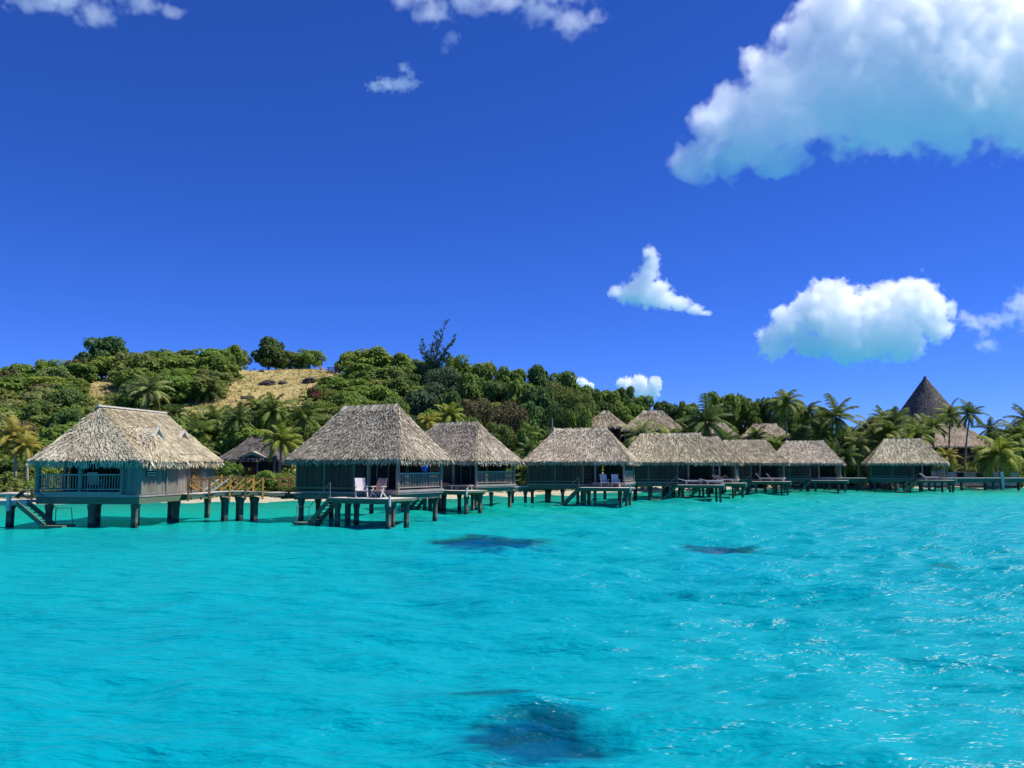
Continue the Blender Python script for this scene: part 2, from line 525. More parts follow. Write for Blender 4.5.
wme, wco = grid_mesh('water', wxs, wys, water_z)
dep = np.clip(-ground(wco[:, 0], wco[:, 1]), 0.0, 3)
for nm, val in (('depth', dep), ('clearance', np.minimum(dep, coral_field(wco[:, 0], wco[:, 1])))):
    wme.attributes.new(nm, 'FLOAT', 'POINT').data.foreach_set('value', val.astype(np.float32))
tag(link('water', wme, None, water_material()), kind='structure')
# ------------------------------------------------------------------ sky and sun
SUN_EL, SUN_AZ = 60.0, 84.0          # azimuth clockwise from +Y (straight ahead) towards +X
w = bpy.data.worlds.new('World'); SC.world = w; w.use_nodes = True
nt = w.node_tree
for n in list(nt.nodes): nt.nodes.remove(n)
wo = nt.nodes.new('ShaderNodeOutputWorld')
bg = nt.nodes.new('ShaderNodeBackground'); bg.inputs[1].default_value = 0.065
sky = nt.nodes.new('ShaderNodeTexSky'); sky.sky_type = 'NISHITA'; sky.sun_disc = False
sky.sun_elevation = R(SUN_EL); sky.sun_rotation = R(SUN_AZ)
sky.air_density = 0.65; sky.dust_density = 0.0; sky.ozone_density = 6.0; sky.altitude = 0
hs = nt.nodes.new('ShaderNodeHueSaturation'); hs.inputs['Saturation'].default_value = 1.05; hs.inputs['Value'].default_value = 1.0
tint = nt.nodes.new('ShaderNodeMix'); tint.data_type = 'RGBA'; tint.blend_type = 'MULTIPLY'; tint.inputs[0].default_value = 1.0
tint.inputs[7].default_value = (0.76, 1.00, 1.97, 1)      # the photograph's saturated blue
L(nt, sky.outputs[0], tint.inputs[6]); L(nt, tint.outputs[2], hs.inputs['Color']); L(nt, hs.outputs[0], bg.inputs[0]); L(nt, bg.outputs[0], wo.inputs[0])
sd = bpy.data.lights.new('sun', 'SUN'); sd.energy = 5.0; sd.angle = R(0.5); sd.color = (1.0, 0.93, 0.82)
so = bpy.data.objects.new('sun', sd); COL.objects.link(so)
ce = math.cos(R(SUN_EL))
SUNDIR = Vector((math.sin(R(SUN_AZ)) * ce, math.cos(R(SUN_AZ)) * ce, math.sin(R(SUN_EL))))
so.rotation_euler = SUNDIR.to_track_quat('Z', 'Y').to_euler()
so.location = SUNDIR * 60

# ------------------------------------------------------------------ clouds: bodies of droplets, thinning out towards ragged edges
def cloud_mat(U, locs, dens, edge, amp, nscale, depthk):
    """droplet density: full inside the billows, fraying to nothing at their noisy rims"""
    m, nt, out = newmat('cloud droplets')
    tc = N(nt, 'TexCoord')
    best = None
    for q, r, fl in locs:
        inv = (1 / r, 1 / (r * depthk), 1 / (r * fl))
        ma = N(nt, 'VectorMath', operation='MULTIPLY_ADD'); L(nt, tc.outputs['Object'], ma.inputs[0])
        ma.inputs[1].default_value = inv; ma.inputs[2].default_value = tuple(-q[k] * inv[k] for k in range(3))
        ln = N(nt, 'VectorMath', operation='LENGTH'); L(nt, ma.outputs[0], ln.inputs[0])
        if best is None: best = ln.outputs['Value']
        else:
            mn = N(nt, 'Math', operation='MINIMUM'); L(nt, best, mn.inputs[0]); L(nt, ln.outputs['Value'], mn.inputs[1]); best = mn.outputs[0]
    nz = N(nt, 'TexNoise', Scale=nscale, Detail=7.0, Roughness=0.6); L(nt, tc.outputs['Object'], nz.inputs['Vector'])
    # rim = 1 - distance + amp * (noise - 0.5)
    a = N(nt, 'Math', operation='MULTIPLY_ADD'); L(nt, nz.outputs['Fac'], a.inputs[0]); a.inputs[1].default_value = amp; a.inputs[2].default_value = 1.0 - amp * 0.5
    b = N(nt, 'Math', operation='SUBTRACT'); L(nt, a.outputs[0], b.inputs[0]); L(nt, best, b.inputs[1])
    mr = N(nt, 'MapRange'); L(nt, b.outputs[0], mr.inputs[0])
    mr.inputs[1].default_value = edge[0]; mr.inputs[2].default_value = edge[1]; mr.inputs[3].default_value = 0.0; mr.inputs[4].default_value = dens / U
    v = N(nt, 'VolumeScatter'); v.inputs['Color'].default_value = (0.999, 0.999, 1, 1); v.inputs['Anisotropy'].default_value = 0.45
    L(nt, mr.outputs[0], v.inputs['Density']); L(nt, v.outputs[0], out.inputs['Volume'])
    return m


def cloud(label, D, blobs, kind, vox, depthk=0.55):
    """blobs: (px, py, radius px, [flatten]) seen from the boat; D metres away. One closed object."""
    dens, edge, amp, nscale = kind
    bs = []
    for b in blobs:
        p = at(b[0], b[1], D); r = b[2] * D / FPX
        bs.append((p, r, b[3] if len(b) > 3 else 1.0))
    c = sum((p for p, _, _ in bs), Vector()) / len(bs)
    U = max(r for _, r, _ in bs)
    bm = bmesh.new()
    rr = random.Random(len(blobs) * 31 + int(blobs[0][0]))
    locs = []
    for p, r, fl in bs:
        q = (p - c) / U
        q.y += rr.uniform(-0.35, 0.35) * depthk
        locs.append((q, 1.12 * r / U, fl))
        g = 1.12 * (1 + amp * 0.22 - edge[0])
        mt = Matrix.Translation(q) @ Matrix.Diagonal((1, depthk, fl, 1))
        bmesh.ops.create_icosphere(bm, subdivisions=3, radius=g * r / U, matrix=mt)
    me = bpy.data.meshes.new('cumulus_cloud'); bm.to_mesh(me); bm.free()
    o = link('cumulus_cloud', me, None, cloud_mat(U, locs, dens, edge, amp, nscale, depthk))
    o.location = c; o.scale = (U, U, U)
    rm = o.modifiers.new('union', 'REMESH'); rm.mode = 'VOXEL'; rm.voxel_size = vox; rm.use_smooth_shade = True
    return tag(o, label, 'cloud')


cm_big = (4.2, (0.0, 0.18), 1.8, 3.0)
cm_dense = (6.0, (0.0, 0.17), 1.8, 3.2)
cm_soft = (5.0, (0.0, 0.6), 1.7, 2.4)
cm_thin = (1.7, (-0.1, 1.0), 3.0, 2.6)
cloud('big bright cumulus cloud filling the top corner of the sky', 900, [
    (697, 158, 24), (712, 128, 24), (735, 105, 28), (755, 130, 34), (725, 160, 26), (770, 165, 30, .6), (775, 70, 30), (790, 100, 48), (812, 55, 40), (835, 25, 44), (850, 90, 60), (905, 90, 62),
    (890, 30, 62), (955, 85, 66), (1010, 90, 60), (970, 25, 66), (1050, 60, 74), (1070, 95, 60), (850, 5, 40), (930, -10, 50), (1010, 0, 60), (880, 135, 34, .6), (950, 135, 30, .6), (1010, 138, 26, .6)],
    cm_big, 0.07)
cloud('white heaped cumulus cloud hanging left of the cone roofed tower', 1500, [
    (775, 342, 17), (790, 325, 20), (815, 312, 22), (828, 298, 20), (850, 325, 36), (885, 322, 36), (912, 304, 24), (930, 310, 20), (935, 328, 16), (905, 345, 18), (815, 345, 20, .6), (860, 350, 24, .5), (890, 300, 20)],
    cm_dense, 0.07)
cloud('small white wedge shaped cloud alone in mid sky', 1500, [
    (616, 293, 9, .8), (628, 295, 13, .8), (645, 296, 15, .8), (662, 299, 15, .75), (680, 303, 13, .6), (696, 309, 10, .55), (706, 313, 6, .5), (644, 284, 13), (648, 274, 11), (652, 263, 9), (650, 254, 8), (636, 290, 12), (658, 290, 12)],
    cm_soft, 0.07)
cloud('small puffy cloud low over the trees', 2200, [(630, 388, 10), (640, 383, 8), (655, 384, 7), (622, 384, 6), (640, 396, 10), (651, 392, 8)], cm_dense, 0.07)
cloud('tiny white cloud just peeping over the wooded ridge', 2200, [(572, 380, 5), (582, 384, 6), (590, 386, 4)], cm_dense, 0.07)
cloud('ragged cloud at the far edge of the sky beside the heaped cumulus', 1500, [
    (965, 318, 9, .7), (978, 323, 11, .7), (992, 322, 11, .7), (1008, 318, 10), (1018, 308, 12), (1030, 305, 16), (990, 345, 11, .6), (984, 335, 6), (1040, 320, 18)], cm_thin, 0.07)
cloud('thin wispy cloud in the upper corner over the hill', 1100, [
    (30, 2, 22, .4), (60, 6, 22, .45), (95, 12, 20, .5), (140, 2, 20, .4), (170, 10, 12, .5), (60, -12, 34, .4), (140, -12, 34, .4)], cm_thin, 0.07)
cloud('ragged wispy cloud along the top edge of the sky', 1100, [
    (405, 2, 16, .6), (432, 12, 20, .6), (470, 3, 22, .5), (505, 3, 20, .5), (540, 12, 20, .6), (572, 22, 20, .6), (598, 14, 11, .6), (452, 36, 9, .8), (445, 48, 5), (480, -14, 34, .5), (560, -14, 34, .5), (420, -14, 24, .5)], cm_thin, 0.07)
cloud('small faint puff of cloud below the ragged wispy one', 1100, [
    (375, 86, 9, .6), (388, 85, 12, .55), (402, 84, 12, .55), (414, 84, 7, .6), (404, 68, 6), (410, 74, 5)], cm_thin, 0.07)
# ------------------------------------------------------------------ thatch
def thatch(mb, E, Rg, row, col, ln, wd, rnd, sag=0.10, lift=0.07, thick=0.17, fringe=0.2):
    """hip roof: E four eave corners anticlockwise, Rg the two ridge ends; a closed body covered in overlapping strips"""
    E = [Vector(e) for e in E]; Rg = [Vector(r) for r in Rg]
    dn = Vector((0, 0, -thick))
    cen = sum(E, Vector()) / 4

    def bil(a, b, ra, rb, u, t): return a.lerp(b, u).lerp(ra.lerp(rb, u), t) + Vector((0, 0, -sag * math.sin(math.pi * t)))
    for a, b, ra, rb in ((E[0], E[1], Rg[0], Rg[1]), (E[1], E[2], Rg[1], Rg[1]), (E[2], E[3], Rg[1], Rg[0]), (E[3], E[0], Rg[0], Rg[0])):
        n0 = len(mb.v); m = 6
        for k in range(m + 1):
            for q in range(m + 1): mb.v.append(tuple(bil(a, b, ra, rb, q / m, k / m)))
        for k in range(m):
            for q in range(m):
                c0 = n0 + k * (m + 1) + q
                mb.f.append((c0, c0 + 1, c0 + m + 2, c0 + m + 1))
        e0, e1 = a + dn + (cen - a) * 0.03, b + dn + (cen - b) * 0.03
        mb.quad(a, e0, e1, b)
    mb.quad(*[e + dn + (cen - e) * 0.03 for e in reversed(E)])
    faces = [(E[0], E[1], Rg[0], Rg[1]), (E[1], E[2], Rg[1], Rg[1]), (E[2], E[3], Rg[1], Rg[0]), (E[3], E[0], Rg[0], Rg[0])]
    for a, b, ra, rb in faces:
        nrm = (b - a).cross((ra + rb) / 2 - a).normalized()
        if nrm.z < 0: nrm = -nrm
        slope = ((ra + rb) / 2 - (a + b) / 2).length
        nr = max(3, int(slope / row))
        for k in range(nr + 1):
            t = k / nr * 0.985
            p0 = a.lerp(ra, t); p1 = b.lerp(rb, t)
            wid = (p1 - p0).length
            nc = max(2, int(wid / col))
            for j in range(nc):
                s = (j + rnd.random()) / nc
                top_a = a.lerp(b, s); top_b = ra.lerp(rb, s)
                d = (top_a - top_b)
                if d.length < 0.05: continue
                d.normalize()
                p = p0.lerp(p1, s) + Vector((0, 0, -sag * math.sin(math.pi * t))) * (1 if sag else 0)
                side = d.cross(nrm).normalized()
                yaw = rnd.uniform(-0.42, 0.42)
                dd = (d + side * yaw).normalized()
                ss = (side - d * yaw).normalized() * (wd * rnd.uniform(0.6, 1.3) / 2)
                l = ln * rnd.uniform(0.7, 1.25)
                up = p - dd * l * 0.45 + nrm * (0.03 + sag * 0.5)
                lo = p + dd * l * 0.55 + nrm * (0.06 + sag * 0.3 + lift * rnd.random())
                if k == 0:
                    lo = p + dd * l * 0.2 + Vector((0, 0, -fringe * rnd.uniform(0.25, 1.0))) + nrm * 0.04 * rnd.random()
                mb.quad(up - ss, up + ss, lo + ss * 0.8, lo - ss * 0.8)
        # a second, ragged hanging fringe
        wid = (b - a).length
        for j in range(int(wid / (wd * 0.6))):
            p = a.lerp(b, rnd.random()) - nrm * 0.06 * rnd.random()
            d = ((a + b) / 2 - (ra + rb) / 2).normalized()
            side = d.cross(nrm).normalized() * (wd * rnd.uniform(0.4, 0.9) / 2)
            lo = p + d * rnd.uniform(0.0, 0.15) + Vector((0, 0, -thick * 0.6 - fringe * rnd.random() * 0.8)) + side * rnd.uniform(-1, 1)
            mb.quad(p - side, p + side, lo + side * 0.7, lo - side * 0.7)
    # hips and ridge laid over with strips
    for p, q in ((E[0], Rg[0]), (E[1], Rg[1]), (E[2], Rg[1]), (E[3], Rg[0])):
        n = int((q - p).length / (row * 0.5))
        hor = Vector(((q - p).y, -(q - p).x, 0)).normalized()
        for j in range(n):
            t = (j + rnd.random()) / n
            c = p.lerp(q, t) + Vector((0, 0, 0.09 - sag * 0.6 * math.sin(math.pi * t)))
            d = (p - q).normalized()
            w2 = hor * (ln * rnd.uniform(0.25, 0.5))
            dr = Vector((0, 0, -0.22))
            e = d * wd * rnd.uniform(0.5, 1.2)
            mb.quad(c - e, c + e, c + e + w2 + dr + d * 0.2, c - e + w2 + dr + d * 0.2)
            mb.quad(c + e, c - e, c - e - w2 + dr + d * 0.2, c + e - w2 + dr + d * 0.2)


def ridge_cap(mb, a, b, rnd, wd=0.12, ln=0.34, slope=1.22):
    a = Vector(a); b = Vector(b)
    d = (b - a).normalized(); hor = Vector((d.y, -d.x, 0)).normalized()
    n = int((b - a).length / (wd * 0.5)) + 2
    for j in range(n):
        c = a.lerp(b, (j + rnd.random() - 0.5) / (n - 1)) + Vector((0, 0, 0.16 + 0.05 * rnd.random()))
        for s in (1, -1):
            w2 = (hor * s + Vector((0, 0, -slope))) * ln * rnd.uniform(0.6, 1.1)
            e = d * wd * rnd.uniform(0.4, 0.8)
            mb.quad(c - e, c + e, c + e + w2, c - e + w2)


def railing(mb, p, q, h=0.95, step=0.16, posts=True, bal=0.035):
    p = Vector(p); q = Vector(q); u = Vector((0, 0, 1))
    mb.bar(p + u * h, q + u * h, 0.09, 0.07)
    mb.bar(p + u * 0.14, q + u * 0.14, 0.06, 0.06)
    n = max(2, int((q - p).length / step))
    for i in range(1, n):
        c = p.lerp(q, i / n)
        mb.bar(c + u * 0.16, c + u * (h - 0.03), bal, bal)


def stilt(parent, x, y, z_top, size=0.34, cap=None, z_bot=-2.4):
    mb = MB()
    mb.box(x - size / 2, x + size / 2, y - size / 2, y + size / 2, z_bot, z_top)
    if cap:
        mb.hexa([(x - size * .55, y - size * .55, z_top - 0.34), (x + size * .55, y - size * .55, z_top - 0.34), (x + size * .55, y + size * .55, z_top - 0.34), (x - size * .55, y + size * .55, z_top - 0.34),
                 (x - cap / 2, y - size * .6, z_top - 0.02), (x + cap / 2, y - size * .6, z_top - 0.02), (x + cap / 2, y + size * .6, z_top - 0.02), (x - cap / 2, y + size * .6, z_top - 0.02)])
    return mb.build('stilt', M['stilt'], parent)


def stairs(parent, x, y, z_top, dx, dy, run, width, name='stairs'):
    """open steps going down into the water, with a handrail and a small landing"""
    o = Vector((x, y, z_top)); d = Vector((dx, dy, 0)).normalized(); s = Vector((-d.y, d.x, 0)) * (width / 2)
    end = o + d * run + Vector((0, 0, -(z_top - 0.12)))
    mb = MB()
    for k in (1, -1): mb.bar(o + s * k, end + s * k, 0.07, 0.24)
    n = 7
    for i in range(1, n):
        c = o.lerp(end, i / n)
        mb.bar(c - s, c + s, 0.26, 0.05)
    e2 = end + d * 1.1
    mb.bar(end - d * 0.2 , e2, width + 0.3, 0.12)
    st = mb.build(name, M['beam'], parent)
    mb = MB()
    for k in (1,):
        a = o + s * k + Vector((0, 0, 0.9)); b = end + s * k + Vector((0, 0, 0.95))
        mb.tube([o + s * k, a, b, b + d * 0.9, e2 + s * k + Vector((0, 0, -0.6))], [0.025] * 5, 6)
        mb.tube([end + s * k + Vector((0, 0, -0.9)), b], [0.025] * 2, 6)
    mb.build('handrail', M['post'], st)
    return st


HUTS = 'thatched huts standing on stilts in the lagoon'


def stilt_hut(label, C, deg, a, b, r, Rz, near=1.0, deck=True, finial=False, wallmat='wall', thatchmat='thatch', stair=True, deckx=(0.9, 5.2), decky=4.8):
    """x along the ridge (veranda at +x), y away from the lagoon"""
    rnd = random.Random(int(C[0] * 100 + C[1]))
    t = empty('stilt_hut', (C[0], C[1], 0), R(deg), label, 'hut', HUTS)
    ZE, ZF = 3.72, 2.0
    k = 1.0 / near
    mb = MB()
    thatch(mb, [(-a, -b, ZE), (a, -b, ZE), (a, b, ZE), (-a, b, ZE)], [(-r, 0, Rz), (r, 0, Rz)], 0.12 * k, 0.064 * k, 0.36 * k ** .5, 0.066 * k, rnd)
    roof = mb.build('thatch_roof', M[thatchmat], t)
    kk = rnd.uniform(0.86, 1.14); roof.color = (kk, kk * rnd.uniform(0.965, 1.0), kk * rnd.uniform(0.9, 1.02), 1)
    mb = MB(); ridge_cap(mb, (-r, 0, Rz - 0.02), (r, 0, Rz - 0.02), rnd)
    mb.build('ridge_cap', M[thatchmat], roof)
    if finial:
        mb = MB()
        mb.tube([(-r - 0.1, 0, Rz - 0.3), (-r - 0.35, 0, Rz + 0.2), (-r - 0.38, 0, Rz + 1.15)], [0.13, 0.10, 0.05], 7)
        mb.build('finial', M['post'], roof)
        mb = MB()
        for s in (-1, 1):
            mb.hexa([(-r - 0.9, s * 0.08, Rz - 0.95), (-r + 0.1, s * 0.08, Rz - 0.15), (-r + 0.1, s * 0.6, Rz - 0.6), (-r - 0.9, s * 0.6, Rz - 1.2),
                     (-r - 0.75, s * 0.05, Rz - 0.6), (-r - 0.15, s * 0.05, Rz + 0.28), (-r - 0.1, s * 0.62, Rz - 0.4), (-r - 0.8, s * 0.62, Rz - 0.95)])
        mb.build('gablet', M[thatchmat], roof)
    wx, wy = a - 0.52, b - 0.52
    xs = 0.15 * a
    # closed room
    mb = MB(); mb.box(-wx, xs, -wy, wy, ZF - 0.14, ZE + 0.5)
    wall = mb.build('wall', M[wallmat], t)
    mb = MB(); mb.box(-wx - 0.05, xs + 0.05, -wy - 0.05, -wy + 0.05, ZF + 0.02, ZF + 0.12)
    for x in (-wx, -wx * 0.42, xs): mb.box(x - 0.06, x + 0.06, -wy - 0.06, -wy + 0.06, ZF - 0.1, ZE + 0.2)
    mb.build('batten', M['beam'], wall)
    # louvred bay beside the veranda
    mb = MB(); mb.box(xs + 0.02, xs + 0.72, -wy + 0.02, wy - 0.3, ZF - 0.1, ZE + 0.3)
    bay = mb.build('bay_window', M['dark'], t)
    mb = MB()
    for i in range(5): mb.box(xs + 0.06, xs + 0.70, -wy - 0.035, -wy + 0.015, ZF + 0.12 + i * 0.26, ZF + 0.17 + i * 0.26)
    mb.box(xs + 0.03, xs + 0.74, -wy - 0.04, -wy + 0.012, ZF - 0.08, ZF + 0.04)
    mb.build('louver', M['wall'], bay)
    mb = MB(); mb.box(xs + 0.73, xs + 0.78, -wy * 0.5, wy * 0.5, ZF, ZF + 2.0)
    door = mb.build('glass_door', M['dark'], t)
    mb = MB()
    for y in (-wy * 0.5, 0, wy * 0.5): mb.box(xs + 0.76, xs + 0.82, y - 0.04, y + 0.04, ZF, ZF + 2.0)
    mb.box(xs + 0.76, xs + 0.815, -wy * 0.5, wy * 0.5, ZF + 1.94, ZF + 2.02)
    mb.build('door_frame', M['post'], door)
    mb = MB(); mb.box(xs + 0.83, wx - 0.75, wy - 0.12, wy - 0.03, ZF + 0.003, ZE + 0.3)
    mb.build('back_screen', M[wallmat], t)
    # floor with its edge beams
    mb = MB(); mb.box(-wx - 0.1, wx + 0.12, -wy - 0.12, wy + 0.12, ZF - 0.24, ZF - 0.143)
    mb.box(xs + 0.8, wx + 0.15, -wy - 0.15, wy + 0.15, ZF - 0.14, ZF)
    mb.build('floor', M['rail'], t)
    for y in (-wy + 0.05, wy - 0.05):
        mb = MB(); mb.box(-wx, wx + 0.05, y - 0.11, y + 0.11, ZF - 0.59, ZF - 0.265)
        mb.build('floor_beam', M['beam'], t)
    for x in (-wx + 0.1, 0.2, wx - 0.1):
        mb = MB(); mb.box(x - 0.1, x + 0.1, -wy + 0.17, wy - 0.17, ZF - 0.55, ZF - 0.27)
        mb.build('floor_beam', M['beam'], t)
    for x in (-wx + 0.35, 0.2, wx - 0.35):
        for y in (-wy + 0.05, wy - 0.05): stilt(t, x, y, ZF - 0.60, 0.22, 0.38)
    # veranda posts and rails
    px_ = [(xs + 1.05, -wy), (wx, -wy), (wx, wy), (xs + 1.05, wy)]
    for x, y in px_:
        mb = MB(); mb.box(x - 0.08, x + 0.08, y - 0.08, y + 0.08, ZF, ZE + 0.25)
        mb.build('post', M['post'], t)
    mb = MB(); railing(mb, (wx, -wy + 0.1, ZF), (wx, wy - 0.1, ZF))
    mb.build('railing', M['rail'], t)
    mb = MB(); railing(mb, (wx - 0.7, wy, ZF), (wx - 0.1, wy, ZF))
    mb.build('railing', M['rail'], t)
    if deck:
        x0, x1 = deckx; y1 = -wy - 0.2; y0 = -decky; zd = 1.62
        mb = MB(); mb.box(x0, x1, y0, y1, zd - 0.07, zd)
        dk = mb.build('sun_deck', M['deck'], t)
        mb = MB()
        for y in (y0 + 0.35, y1 - 0.35): mb.box(x0 + 0.05, x1 - 0.05, y - 0.1, y + 0.1, zd - 0.31, zd - 0.075)
        mb.box(x0, x1, y0 - 0.045, y0 - 0.003, zd - 0.15, zd - 0.02)
        mb.box(x1 + 0.003, x1 + 0.045, y0, y1, zd - 0.15, zd - 0.02)
        mb.build('deck_beam', M['beam'], dk)
        for x in (x0 + 0.4, x1 - 0.4):
            for y in (y0 + 0.35, y1 - 0.35): stilt(dk, x, y, zd - 0.315, 0.22, 0.36)
        mb = MB(); mb.box(x1 - 0.05, x1 + 0.05, y0 - 0.15, y0 - 0.05, zd - 0.4, zd + 0.18)
        mb.build('corner_post', M['trim'], dk)
        mb = MB()
        for i in range(2): mb.box(xs + 1.2, xs + 2.4, -wy - 0.2 - 0.0, -wy - 0.152, zd + 0.1 + 0.14 * i, zd + 0.16 + 0.14 * i)
        mb.build('step', M['deck'], dk)
        if stair: stairs(t, x0 - 0.02, (y0 + y1) / 2 - 0.6, zd - 0.05, -1, 0, 1.5, 0.8)
    return t


def world_of(t, x, y, z):
    c, s = math.cos(t.rotation_euler.z), math.sin(t.rotation_euler.z)
    return Vector((t.location.x + c * x - s * y, t.location.y + s * x + c * y, z))


# ------------------------------------------------------------------ the nine stilt huts
def rot_of(u): return math.degrees(math.atan2(u[1], u[0]))


H2 = stilt_hut('large thatched stilt hut with a person in blue on its railed veranda', (-8.8, 51.3), rot_of((.88, -.47)), 4.3, 2.75, 2.1, 6.98, 1.0)
H3 = stilt_hut('thatched stilt hut with low dark sunbeds on its deck', (-4.45, 66.4), rot_of((.80, -.60)), 4.5, 2.85, 2.2, 6.72, 0.85)
H4 = stilt_hut('thatched stilt hut with a tall spike at the end of its ridge', (6.17, 74), rot_of((.95, -.31)), 4.75, 2.85, 2.3, 6.62, 0.8, finial=True)
H5 = stilt_hut('thatched stilt hut with the longest level ridge, next past the spiked one', (16.0, 84), rot_of((.97, -.24)), 5.3, 2.85, 3.0, 6.55, 0.75)
H6 = stilt_hut('thatched stilt hut mostly hidden behind the one with the longest ridge', (20.9, 93), rot_of((.95, -.31)), 4.6, 2.85, 2.2, 6.5, 0.7)
H7 = stilt_hut('thatched stilt hut with two pinkish sun loungers on its deck', (28.6, 102), rot_of((.95, -.31)), 5.0, 2.85, 2.5, 6.46, 0.65)
H8 = stilt_hut('thatched stilt hut standing before the shore rocks, without sun loungers', (38.6, 109.5), rot_of((.92, -.38)), 4.8, 2.85, 2.3, 6.6, 0.6)
H9 = stilt_hut('thatched stilt hut standing alone in front of the cone roofed tower', (52.3, 111), rot_of((.96, -.28)), 4.9, 2.8, 2.3, 6.9, 0.6)


def gable_hut():
    rnd = random.Random(11)
    deg = math.degrees(math.atan2(-.1, .99))
    t = empty('stilt_hut', (-23.0, 50.6, 0), R(deg), 'pale thatched stilt hut with small gablets, joined to the yellow braced footbridge', 'hut', HUTS)
    ZE, ZF, Rz = 3.66, 1.95, 6.75
    a, b = 3.38, 4.75            # half width, half depth
    ra = Vector((-0.95, -2.35, Rz)); rb = Vector((0.15, 3.1, Rz - 0.05))
    mb = MB()
    thatch(mb, [(a, -b, ZE), (a, b, ZE), (-a, b, ZE), (-a, -b, ZE)], [ra, rb], 0.12, 0.064, 0.40, 0.066, rnd, fringe=0.34)
    roof = mb.build('thatch_roof', M['thatch_pale'], t)
    mb = MB(); mb.bar(ra + Vector((0, -0.2, 0.14)), rb + Vector((0, 0.1, 0.12)), 0.26, 0.09)
    mb.build('ridge_cap', M['cap'], roof)

    def gablet(y, x0, x1, z, hw, hgt):
        n = 7
        mb = MB()
        for s in (1, -1):
            mb.hexa([(x0, y, z - 0.14), (x1, y, z - 0.14), (x1, y + s * hw, z - hgt - 0.14), (x0, y + s * hw * 0.3, z - hgt * 0.3 - 0.14),
                     (x0, y, z), (x1, y, z), (x1, y + s * hw, z - hgt), (x0, y + s * hw * 0.3, z - hgt * 0.3)])
            for i in range(260):
                u, v = rnd.random(), rnd.random() ** 0.8
                x = x0 + (x1 - x0) * u; wv = hw * (0.3 + 0.7 * u) * v; hv = hgt * (0.3 + 0.7 * u) * v
                p = Vector((x, y + s * wv, z - hv + 0.04)); d = Vector((0.1, s * hw, -hgt)).normalized()
                e = Vector((0.06, 0, 0)); q = p + d * 0.45 + Vector((0, 0, 0.05 * rnd.random()))
                mb.quad(p - e, p + e, q + e, q - e)
        g = mb.build('gablet', M['thatch_pale'], roof)
        mb = MB()
        for s in (1, -1): mb.bar((x1 + 0.05, y - s * 0.05, z + 0.08), (x1 + 0.05, y + s * (hw + 0.08), z - hgt - 0.02), 0.06, 0.13)
        mb.build('barge_board', M['trim'], g)
        mb = MB(); mb.tri((x1 - 0.12, y, z - 0.1), (x1 - 0.12, y - hw * 0.9, z - hgt), (x1 - 0.12, y + hw * 0.9, z - hgt))
        mb.v += [(v[0] - 0.1, v[1], v[2]) for v in mb.v[:3]]; mb.f += [(5, 4, 3), (0, 3, 4, 1), (1, 4, 5, 2), (2, 5, 3, 0)]
        mb.build('gable_panel', M['dark'], g)

    mb = MB()
    thatch(mb, [(0.8, -4.45, 3.66), (3.5, -4.45, 3.62), (3.5, -0.25, 3.62), (0.8, -0.25, 3.66)], [(0.9, -2.35, 5.5), (2.45, -2.35, 5.45)], 0.12, 0.064, 0.40, 0.066, rnd, fringe=0.34)
    mb.build('lower_roof', M['thatch_pale'], t)
    gablet(-2.35, 1.5, 2.75, 5.60, 0.5, 0.56)
    gablet(2.6, 0.5, 1.75, 5.6, 0.55, 0.5)
    wx, wy = 3.02, 4.42
    yb = -1.7
    mb = MB(); mb.box(-wx, wx, yb, wy, ZF - 0.14, ZE + 0.45)
    wall = mb.build('wall', M['wall_pale'], t)
    mb = MB(); mb.box(2.0, wx - 0.003, -wy, yb - 0.005, ZF - 0.14, ZE + 0.4)
    clo = mb.build('closet_wall', M['wall_pale'], t)
    mb = MB()
    for y in (-wy + 0.04, yb, 0.9, wy - 0.04): mb.box(wx - 0.02, wx + 0.06, y - 0.07, y + 0.07, ZF - 0.2, ZE + 0.1)
    mb.box(wx - 0.02, wx + 0.045, -wy, wy, ZF - 0.16, ZF - 0.04)
    mb.build('batten', M['post'], wall)
    mb = MB(); mb.box(wx + 0.004, wx + 0.05, -3.9, -3.0, ZF + 0.85, ZF + 1.4)
    win = mb.build('vent_window', M['dark'], t)
    mb = MB()
    for i in range(4): mb.box(wx + 0.05, wx + 0.075, -3.9, -3.0, ZF + 0.88 + 0.14 * i, ZF + 0.94 + 0.14 * i)
    mb.build('louver', M['trim'], win)
    mb = MB(); mb.box(wx + 0.004, wx + 0.06, 1.3, 2.2, ZF, ZF + 1.95)
    dr = mb.build('door', M['brown_wood'], t)
    mb = MB(); mb.box(wx + 0.06, wx + 0.10, 1.4, 1.48, ZF + 0.9, ZF + 1.05)
    mb.build('handle', M['dark'], dr)
    # glazed doors at the back of the veranda
    mb = MB(); mb.box(-wx + 0.2, 1.9, yb - 0.06, yb - 0.004, ZF, ZF + 1.98)
    gd = mb.build('glass_door', M['dark'], t)
    mb = MB()
    for x in (-wx + 0.25, -1.8, -0.6, 0.6, 1.85): mb.box(x - 0.04, x + 0.04, yb - 0.10, yb - 0.061, ZF, ZF + 1.98)
    mb.box(-wx + 0.21, 1.89, yb - 0.095, yb - 0.062, ZF + 1.9, ZF + 1.985)
    mb.build('door_frame', M['wall'], gd)
    mb = MB(); mb.box(-wx - 0.1, wx + 0.03, -wy - 0.12, wy + 0.1, ZF - 0.28, ZF - 0.145)
    mb.box(-wx - 0.12, 1.99, -wy - 0.15, yb - 0.065, ZF - 0.14, ZF)
    mb.build('floor', M['rail'], t)
    for y in (-wy + 0.05, 0, wy - 0.05):
        mb = MB(); mb.box(-wx, wx, y - 0.12, y + 0.12, ZF - 0.67, ZF - 0.285)
        mb.build('floor_beam', M['beam'], t)
